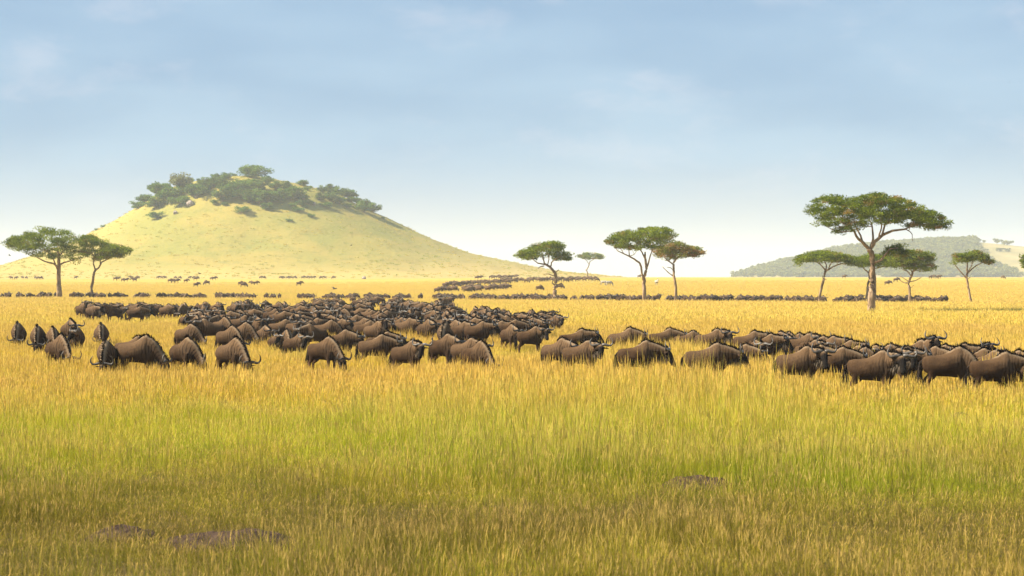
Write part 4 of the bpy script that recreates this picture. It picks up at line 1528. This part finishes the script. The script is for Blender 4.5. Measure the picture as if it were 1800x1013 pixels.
# front animals: px of body centre, py of the hump, yaw in degrees (0 = facing right, -90 = facing us), pose, size, label
FRONT = [
    (33, 568, -88, 'graze', 0.98, 'leftmost wildebeest, grazing head-on at the left edge'),
    (67, 572, -84, 'graze', 1.0, 'second wildebeest from the left edge, grazing head-on'),
    (92, 575, -70, 'graze', 0.95, 'wildebeest tucked behind the largest animal of left cluster'),
    (103, 586, -55, 'graze', 1.05, 'nearest and largest wildebeest of the left cluster, grazing'),
    (122, 561, -60, 'low', 1.02, 'rear wildebeest rising highest in the left cluster'),
    (135, 577, -75, 'lookr', 0.92, 'pale-headed wildebeest at right side of the left cluster'),
    (178, 567, -80, 'graze', 1.0, 'head-on grazing wildebeest behind the one with face lowered'),
    (189, 595, -92, 'graze', 1.0, 'head-on wildebeest with horns and face lowered, front left'),
    (232, 588, -12, 'graze', 0.98, 'wildebeest almost hidden behind the broadside grazer at left'),
    (243, 591, -14, 'graze', 1.06, 'broadside wildebeest grazing to the right in left front'),
    (324, 592, -52, 'grazel', 1.02, 'rounded grazing wildebeest, second in the left front gap'),
    (329, 568, -40, 'grazel', 1.0, 'wildebeest directly behind the rounded grazing one'),
    (368, 561, -155, 'lookl', 1.0, 'pale brindled wildebeest facing left with curved horns raised'),
    (402, 571, -42, 'graze', 1.0, 'plump wildebeest right of the brindled left-facing one'),
    (424, 567, -25, 'graze', 1.0, 'grazer with dark neck stripes beside the plump wildebeest'),
    (408, 592, -48, 'graze', 1.05, 'front wildebeest stretching striped neck down to graze'),
    (465, 569, -65, 'low', 0.98, 'wildebeest with peaked hump at left end of middle front row'),
    (486, 584, -60, 'lookr', 0.85, 'small pale young wildebeest in middle front row'),
    (503, 577, -70, 'graze', 0.92, 'slim wildebeest between the young one and brindled one'),
    (520, 585, -40, 'lookr', 0.92, 'wildebeest with dark face looking out of middle front row'),
    (552, 570, -150, 'walk', 1.0, 'brindled wildebeest facing left behind the middle front row'),
    (569, 590, -40, 'graze', 1.05, 'dark front wildebeest bending its neck to graze, left of centre'),
    (598, 580, -20, 'low', 1.02, 'striped wildebeest with single curved horn showing, facing right'),
    (660, 587, -8, 'low', 1.02, 'reddish broadside wildebeest left of centre, facing right'),
    (671, 581, -12, 'low', 1.0, 'black-humped wildebeest behind the reddish broadside one'),
    (716, 597, -38, 'lookr', 1.0, 'wildebeest with black face turned to the camera near centre'),
    (780, 588, -42, 'low', 1.02, 'dark wildebeest with upright hump just left of centre'),
    (820, 595, -35, 'low', 0.95, 'wildebeest half hidden behind the tan one at centre'),
    (838, 600, -50, 'graze', 1.03, 'tan wildebeest at centre front with dark right shoulder'),
    (896, 571, -62, 'low', 1.0, 'wildebeest walking toward camera right of centre'),
    (933, 574, -14, 'lookr', 0.98, 'wildebeest turning its horned head, front of middle herd right end'),
    (945, 546, -25, 'lookr', 1.02, 'tall brindled wildebeest with spread horns at herd\'s right end'),
    (957, 549, -30, 'alert', 1.0, 'wildebeest with both horns up on the skyline of herd end'),
    (972, 553, -35, 'lookr', 0.98, 'last wildebeest at the right tip of the middle herd'),
    (980, 594, -45, 'low', 1.0, 'wildebeest half behind the black-faced one right of centre'),
    (1022, 596, -30, 'lookr', 1.03, 'black-faced wildebeest staring at the camera right of centre'),
    (1012, 577, -10, 'stand', 1.0, 'wildebeest behind the black-faced staring one'),
    (1122, 600, -10, 'low', 1.06, 'lone broadside wildebeest with lowered horned head, facing right'),
    (1097, 577, -8, 'low', 1.02, 'wildebeest behind the lone broadside one, leftmost of back file'),
    (1167, 575, -8, 'low', 1.0, 'second wildebeest of the back file on the right'),
    (1209, 580, -12, 'graze', 0.95, 'third wildebeest of the back file, only its back showing'),
    (1250, 579, -15, 'lookr', 1.0, 'fourth wildebeest of the back file with horns showing'),
    (1245, 600, -6, 'low', 1.10, 'large dark broadside wildebeest right of the lone one'),
    (1300, 603, -25, 'low', 0.92, 'wildebeest following the head of the large dark one'),
    (1323, 597, -55, 'lookr', 0.98, 'wildebeest with pale eye rings facing us beside large dark one'),
    (1316, 580, -15, 'stand', 1.0, 'wildebeest with high hump behind the facing one'),
    (1366, 582, -50, 'low', 1.0, 'first shaggy wildebeest at left of the right-hand group'),
    (1380, 583, -45, 'graze', 0.98, 'shaggy wildebeest second at left of right-hand group'),
    (1396, 585, -30, 'stand', 0.95, 'wildebeest with thin horns in back of right-hand group'),
    (1412, 586, -30, 'lookr', 0.98, 'wildebeest beside the thin-horned one, back of right group'),
    (1436, 589, -20, 'low', 0.98, 'wildebeest whose horn rises behind the turned black head'),
    (1404, 610, -18, 'lookr', 1.06, 'front wildebeest at left of right group, black head turned'),
    (1430, 603, -20, 'low', 1.0, 'pale-backed wildebeest behind the turned black head'),
    (1455, 591, -30, 'stand', 0.96, 'horned wildebeest in the back rank of right group'),
    (1467, 607, -12, 'low', 1.03, 'wildebeest with pale mane line in middle of right group'),
    (1483, 599, -15, 'stand', 0.96, 'wildebeest with swept horns behind the pale-maned one'),
    (1508, 611, -20, 'graze', 0.92, 'young wildebeest peeping between larger ones in right group'),
    (1535, 616, -25, 'lookr', 1.06, 'front wildebeest with face in shadow, middle of right group'),
    (1552, 604, -20, 'low', 0.98, 'wildebeest behind the shadow-faced one in right group'),
    (1580, 609, -20, 'walk', 1.0, 'brindled wildebeest right of the shadow-faced one'),
    (1607, 597, -35, 'alert', 1.06, 'wide-horned wildebeest with head up in right group'),
    (1650, 606, -35, 'stand', 0.96, 'wildebeest just right of the wide-horned one'),
    (1668, 610, -12, 'grazer', 1.08, 'big brown wildebeest bending dark head down in right group'),
    (1682, 604, -15, 'stand', 1.0, 'wildebeest with paired curved horns above the big brown one'),
    (1750, 615, -8, 'low', 1.08, 'broadside wildebeest nearest the right edge'),
    (1716, 612, -20, 'stand', 0.95, 'wildebeest between the big brown one and right edge animal'),
    (1806, 622, -20, 'low', 1.0, 'wildebeest cut off by the right edge'),
    (1345, 588, -20, 'stand', 0.96, 'wildebeest behind the facing one, left of the right-hand group'),
    (1424, 596, -35, 'lookr', 0.94, 'wildebeest showing both horns just behind the turned black head'),
    (1497, 605, -30, 'lookr', 0.96, 'wildebeest glancing out behind the pale-maned one'),
    (1527, 606, -25, 'stand', 0.95, 'wildebeest with crescent horn behind the shadow-faced one'),
    (1568, 612, -35, 'lookr', 0.97, 'wildebeest with blackest face beside the brindled one of right group'),
    (1632, 609, -30, 'walk', 0.98, 'wildebeest stepping out beneath the wide-horned one'),
    (1702, 607, -25, 'alert', 0.94, 'wildebeest raising its horns between big brown one and right edge'),
    (1737, 613, -40, 'lookr', 0.95, 'wildebeest looking over the back of the right edge animal'),
    (1778, 617, -30, 'stand', 0.95, 'wildebeest with long horns just left of the cut-off one'),
]


def build_herd():
    rs = np.random.default_rng(2024)
    for (px, py, yaw, pose, sc, lab) in FRONT:
        sc *= 0.96 if px > 440 else 1.01
        D = solve_top(px, py, SHOULDER * sc)
        wildebeest(px2x(px, D), D, R(yaw), pose, sc, lab, 'wildebeest standing out in the front of the herd')
    rest = []

    def band(n, x0, x1, top, bot, zone, mind=0.9, heads=(-95, 0)):
        """n animals whose humps show between two pixel lines; top/bot functions of px"""
        got = []
        tries = 0
        while len(got) < n and tries < n * 60:
            tries += 1
            px = x0 + (x1 - x0) * rs.random()
            a, b = np.interp(px, *top), np.interp(px, *bot)
            py = a + (b - a) * rs.random()
            sc = 0.86 + 0.18 * rs.random() if rs.random() > 0.08 else 0.62 + 0.1 * rs.random()
            D = solve_top(px, py, SHOULDER * sc)
            if D is None:
                continue
            X = px2x(px, D)
            if any((X - g[0]) ** 2 + ((D - g[1]) * 0.8) ** 2 < mind ** 2 for g in got):
                continue
            got.append((X, D))
            yaw = rs.uniform(*heads) if rs.random() < 0.85 else rs.uniform(-180, -90)
            pose = ('stand', 'low', 'walk', 'graze', 'grazer', 'lookr', 'lookl', 'graze', 'low', 'alert', 'stand')[rs.integers(11)]
            rest.append((X, D, R(yaw), pose, sc, zone))

    band(34, 118, 335, ((122, 330), (531, 532)), ((122, 330), (536, 540)), 0, 1.05, (-60, 5))
    band(84, 330, 560, ((330, 560), (530, 526)), ((330, 560), (556, 562)), 1, 0.92)
    band(88, 545, 785, ((545, 785), (527, 530)), ((545, 785), (562, 566)), 2, 0.92)
    band(76, 775, 962, ((775, 850, 962), (540, 538, 547)), ((775, 900, 962), (568, 562, 556)), 3, 0.88)
    def line(n, x0, x1, d0, d1, zone, heads, thin=None):
        got = []
        tries = 0
        while len(got) < n and tries < n * 80:
            tries += 1
            px = x0 + (x1 - x0) * rs.random()
            D = float(crest_d(px)) + d0 + (d1 - d0) * rs.random()
            X = px2x(px, D)
            if fbm(px / 30.0, 3.3, 91, 2) < 0.2 or any((X - g[0]) ** 2 + ((D - g[1]) * 0.5) ** 2 < 0.8 ** 2 for g in got):
                continue
            got.append((X, D))
            pose = ('stand', 'low', 'walk', 'graze', 'grazer', 'lookr', 'graze', 'low')[rs.integers(8)]
            yaw = rs.uniform(*heads) if rs.random() < 0.85 else rs.uniform(-180, -90)
            rest.append((X, D, R(yaw), pose, 0.88 + 0.2 * rs.random(), zone))
    line(84, -10, 560, 34, 72, 4, (-100, 0))
    line(40, 550, 800, 30, 74, 5, (-100, 0))
    band(34, 550, 800, ((550, 800), (520, 520)), ((550, 800), (527, 532)), 5, 1.2, (-100, 0))
    line(150, 785, 1340, 32, 70, 6, (-110, -15))
    line(84, 1348, 1615, 32, 66, 7, (-110, -10))
    line(6, 1605, 1665, 34, 60, 7, (-110, -10))
    # files and loose animals on the far plain, by the pixel of their feet
    loose = []

    def file_(x0, y0, x1, y1, n, j=1.5):
        for i in range(n):
            q = (i + rs.random() * 0.8) / n
            loose.append((x0 + (x1 - x0) * q, y0 + (y1 - y0) * q + rs.normal() * j * 0.5))
    file_(780, 506, 835, 503, 16); file_(838, 502, 898, 499.5, 14); file_(855, 514, 896, 509, 12); file_(768, 516, 800, 515, 8)
    file_(815, 515, 846, 512, 12, 3); file_(880, 497, 916, 496, 9); file_(920, 496, 1050, 494.5, 34, 2); file_(862, 491, 912, 489.5, 10)
    for p in ((20, 492), (28, 492), (40, 491), (46, 491), (62, 491), (68, 492), (72, 492), (133, 491), (203, 494), (208, 493), (216, 496), (222, 496), (236, 496), (238, 494),
              (231, 488.5), (243, 488.5), (278, 489.5), (284, 489.5), (290, 489), (308, 489), (316, 489), (333, 488.8), (340, 488.8), (346, 489),
              (299, 498), (305, 498), (311, 498), (327, 498), (344, 494), (345, 506), (364, 502), (372, 493), (377, 493), (423, 503), (428, 506), (444, 502), (450, 502), (526, 504),
              (458, 489.5), (464, 490), (493, 489.5), (499, 489.6), (506, 489.5), (512, 489.4), (518, 489.4), (533, 488.8), (540, 488.6), (546, 488.8), (551, 488.6), (565, 489), (571, 489), (587, 489.5),
              (948, 513), (984, 510), (838, 492), (844, 491.5), (1124, 489.6), (1636, 491), (1640, 491), (1648, 491), (1651, 490.5), (1763, 491), (1484, 490.5), (1560, 503), (1575, 497)):
        loose.append(p)
    for px, py in loose:
        D = solve_feet(px, py, lo=470.0) or 1000
        D = max(474.0, min(D, 1080))
        yaw = rs.uniform(-40, 30) + (180 if rs.random() < 0.2 else 0)
        pose = ('low', 'walk', 'graze', 'stand')[rs.integers(4)]
        rest.append((px2x(px, D), D, R(yaw), pose, 0.95 + 0.15 * rs.random(), 8))
    rest.sort(key=lambda q: q[1])
    marks = [(225, 'left end of the middle herd'), (335, 'rounded grazing one'), (368, 'brindled left-facing one'), (412, 'plump one'), (466, 'peaked-hump one'), (503, 'slim one'),
             (552, 'brindled one of the middle row'), (598, 'one showing a single horn'), (660, 'reddish broadside one'), (716, 'black-faced one near centre'), (780, 'dark upright-humped one'),
             (838, 'tan one at centre'), (896, 'one walking toward camera'), (933, 'one turning its horned head')]
    trees = [(60, 'left of the broad left acacia'), (132, 'between the two left acacias'), (230, 'right of the leaning left acacia'), (330, 'below the left half of the hill'), (440, 'below the summit of the hill'),
             (540, 'below the right half of the hill'), (620, 'left of the far streaming files'), (700, 'nearing the far streaming files'), (800, 'at the foot of the far streaming files'), (900, 'left of the crooked acacia'), (975, 'at the trunk of the crooked acacia'),
             (1040, 'below the tiny distant acacia'), (1100, 'left of the twin-stemmed acacia'), (1160, 'between twin-stemmed and brown acacias'), (1230, 'right of the brown acacia'), (1310, 'midway between brown and umbrella acacias'),
             (1390, 'left of the umbrella acacia'), (1470, 'right of the umbrella acacia'), (1515, 'just left of the biggest acacia'), (1560, 'just right of the biggest acacia'), (1600, 'at the bushy dark acacia'), (1640, 'right of the bushy dark acacia')]
    heads = dict(graze='head down', grazer='head down', grazel='head down', stand='head level', walk='head level', low='head lowered', lookr='head turned', lookl='head turned', alert='head up')
    n_ind = 300 - len(FRONT)
    near, far = rest[:n_ind], rest[n_ind:]
    byz = {}
    for q in near:
        byz.setdefault(q[5], []).append(q)
    for zi, L in byz.items():
        L.sort(key=lambda q: q[1])
        for i, q in enumerate(L):
            px = 900 + q[0] / q[1] * FPX
            if zi < 4:
                mk = min(marks, key=lambda m_: abs(m_[0] - px))[1]
                rank = ('front', 'middle', 'rear')[min(2, i * 3 // len(L))]
                if zi == 0:
                    lab = 'wildebeest in the %s third of the row of backs left of middle herd, %s' % ('left' if px < 192 else ('middle' if px < 262 else 'right'), heads[q[3]])
                else:
                    lab = 'herd wildebeest in the %s ranks behind the %s, %s' % (rank, mk, heads[q[3]])
            else:
                mk = min(trees, key=lambda m_: abs(m_[0] - px))[1]
                lab = 'small wildebeest in the far line %s, %s' % (mk, heads[q[3]])
            wildebeest(q[0], q[1], q[2], q[3], q[4], lab, 'wildebeest of the massed herd', parts=q[1] < 190)
    # what lies past the three hundred largest: one mass
    V = []; F = []; M = []; at = {k: [] for k in ('face', 'neck', 's', 'leg', 'crest')}
    k = 0
    for (X, D, yaw, pose, sc, zi) in far:
        AV, AF, AM, aa = BEAST[pose]['arr']
        c, s = math.cos(yaw), math.sin(yaw)
        Rm = np.array(((c, -s, 0), (s, c, 0), (0, 0, 1)))
        V.append(AV @ Rm.T * sc + np.array((X, D, float(gz(X, D)) - 0.01)))
        F.append(AF + k); M.append(AM); k += len(AV)
        for nm in at:
            at[nm].append(aa[nm])
    me = mesh_np('far_wildebeest_herd', np.concatenate(V), np.concatenate(F), (hide_mat, horn_mat, mane_mat, beard_mat), True, {nm: np.concatenate(v) for nm, v in at.items()}, np.concatenate(M))
    add('far_wildebeest_herd', me, kind='stuff', label='tiny far wildebeest in lines and dots across the distant plain')
    print('wildebeest', len(FRONT), len(near), len(far), sorted((z, len(L)) for z, L in byz.items()))


build_herd()


# ------------------------------------------------------------------ zebras
def make_zebra_mat():
    m, nt, out = new_mat('zebra_hide')
    b = pbsdf(nt, out, 0.7, 0.2)
    tc = nt.nodes.new('ShaderNodeTexCoord')
    ob = tc.outputs['Object']
    s_ = attr_n(nt, 's'); leg = attr_n(nt, 'leg')
    sp = nt.nodes.new('ShaderNodeSeparateXYZ'); nt.links.new(ob, sp.inputs[0])
    warp = math_n(nt, 'MULTIPLY', math_n(nt, 'SUBTRACT', noise_n(nt, map_n(nt, ob, (3, 3, 3)), 1.0, 2, 0.5), 0.5), 0.12)
    body = math_n(nt, 'SINE', math_n(nt, 'MULTIPLY', math_n(nt, 'ADD', s_, warp), 52.0))
    legs = math_n(nt, 'SINE', math_n(nt, 'MULTIPLY', sp.outputs[2], 70.0))
    w = mix_n(nt, leg, body, legs)
    k = range_n(nt, w, -0.15, 0.25)
    c = mix_n(nt, k, (0.62, 0.56, 0.47), (0.025, 0.02, 0.018))
    nt.links.new(c, b.inputs['Base Color'])
    return m


def build_zebras():
    zm = make_zebra_mat()
    rs = np.random.default_rng(9)
    Z = {}
    for pose in ZPOSES:
        pieces, ex = beast_parts(pose, True)
        body = remesh_body(pieces, 'zebra_body', 0.025, 3500)
        paint_body(body, ex); body.materials.append(zm)
        S = Soup()
        V, F = hair(ex['top'], 160, 0.10, 0.012, rs, np.array((0, 0, 0.0)), 0.008); S.put(V, F)
        mane = S.mesh('mane', (mane_mat,), False)
        S = Soup()
        TP = [(-0.70, 0, 1.15), (-0.78, 0, 1.0), (-0.79, 0, 0.75)]
        V, F = tube(TP, [.03, .025, .02], 6); S.put(V, F)
        V, F = hair([(np.array(TP[2]), np.array((0, 0, -1.0))), (np.array((-.78, 0, .6)), np.array((0, 0, -1.0)))], 60, 0.25, 0.012, rs, np.array((0, 0, -0.4)), 0.015); S.put(V, F)
        Z[pose] = (body, mane, S.mesh('tail', (mane_mat,), False))
    for px, py, yaw, pose, lab in ((1070, 504, 12, 'graze', 'striped zebra grazing on the far plain, right of the pair'), (1061, 503, -10, 'graze', 'striped zebra grazing on the far plain, left of the pair'),
                                   (1154, 502.5, -70, 'stand', 'lone zebra standing on far plain behind the twin-stemmed acacia')):
        D = solve_feet(px, py, lo=480.0)
        X = px2x(px, D)
        o = bpy.data.objects.new('zebra', None)
        col.objects.link(o)
        o.location = (X, D, float(gz(X, D)) + 0.02); o.rotation_euler = (0, 0, R(yaw)); o.scale = (1.1,) * 3
        b_, m_, t_ = Z[pose]
        add('body', b_, o); add('mane', m_, o); add('tail', t_, o)
        tag(o, lab, 'zebra', 'zebras on the far plain')


build_zebras()


# ------------------------------------------------------------------ birds in the air
def build_birds():
    bm_ = plain_mat('bird_feathers', (0.03, 0.028, 0.027), (0.07, 0.06, 0.055), 0.7, 0.2)
    for px, py, D, span, bank, lab in ((17, 449.5, 330, 0.95, 0.35, 'small dark bird flying below the crown of the leftmost acacia'), (617, 432, 500, 1.0, -0.4, 'small dark bird crossing the right face of the hill'),
                                       (588, 508, 330, 1.9, 0.1, 'dark bird gliding low over the plain above the herd'), (351, 481.5, 420, 1.6, 0.1, 'dark bird gliding low at the foot of the hill'),
                                       (1775, 145, 400, 0.5, 0.3, 'speck of a bird high in the sky at the far right')):
        S = Soup()
        V, F = tube([(-0.17, 0, 0), (-0.10, 0, .005), (0, 0, 0), (0.10, 0, .01), (0.16, 0, .012), (0.20, 0, 0.0)], [(.004, .004), (.028, .022), (.042, .038), (.034, .032), (.024, .024), (.004, .004)], 8)
        S.put(V, F)
        S.put([(-.15, -.012, 0), (-.15, .012, 0), (-.27, .05, 0), (-.27, -.05, 0), (-.25, 0, .006)], [(0, 1, 4), (1, 2, 4), (0, 4, 3)])
        body = S.mesh('body', (bm_,))
        root = bpy.data.objects.new('bird', None)
        col.objects.link(root)
        root.location = (px2x(px, D), D, px2z(py, D)); root.rotation_euler = (bank, -0.1, 0.5); root.scale = (span,) * 3
        add('body', body, root)
        for sg in (1, -1):
            W = [(.07, sg * .03, .01), (-.06, sg * .03, .008), (.09, sg * .22, .09), (-.05, sg * .21, .085), (.03, sg * .42, .10), (-.05, sg * .40, .095), (-.04, sg * .52, .08)]
            W = W + [(a, b, c - .008) for a, b, c in W]
            F = []
            for a, b, c in ((0, 1, 3), (0, 3, 2), (2, 3, 5), (2, 5, 4), (4, 5, 6)):
                F += [(a, b, c), (a + 7, c + 7, b + 7)]
            for a, b in ((0, 2), (2, 4), (4, 6), (6, 5), (5, 3), (3, 1)):
                F += [(a, b, b + 7), (a, b + 7, a + 7)]
            S = Soup(); S.put(W, F)
            add('wing', S.mesh('wing', (bm_,), False), root)
        tag(root, lab, 'bird')


build_birds()


# ------------------------------------------------------------------ haze: the warm dusty air over the plain
def build_haze():
    V = [(x, y, z) for z in (-4.0, 80.0) for y in (-460.0, 6560.0) for x in (-3560.0, 3560.0)]
    F = [(0, 2, 3, 1), (4, 5, 7, 6), (0, 1, 5, 4), (2, 6, 7, 3), (0, 4, 6, 2), (1, 3, 7, 5)]
    m, nt, out = new_mat('haze_air')
    v = nt.nodes.new('ShaderNodeVolumePrincipled')
    v.inputs['Color'].default_value = (0.80, 0.89, 1.0, 1)
    v.inputs['Density'].default_value = 0.000135
    v.inputs['Anisotropy'].default_value = 0.0
    nt.links.new(v.outputs[0], out.inputs['Volume'])
    add('haze', mesh_np('haze', V, F, (m,), False), kind='stuff')


build_haze()
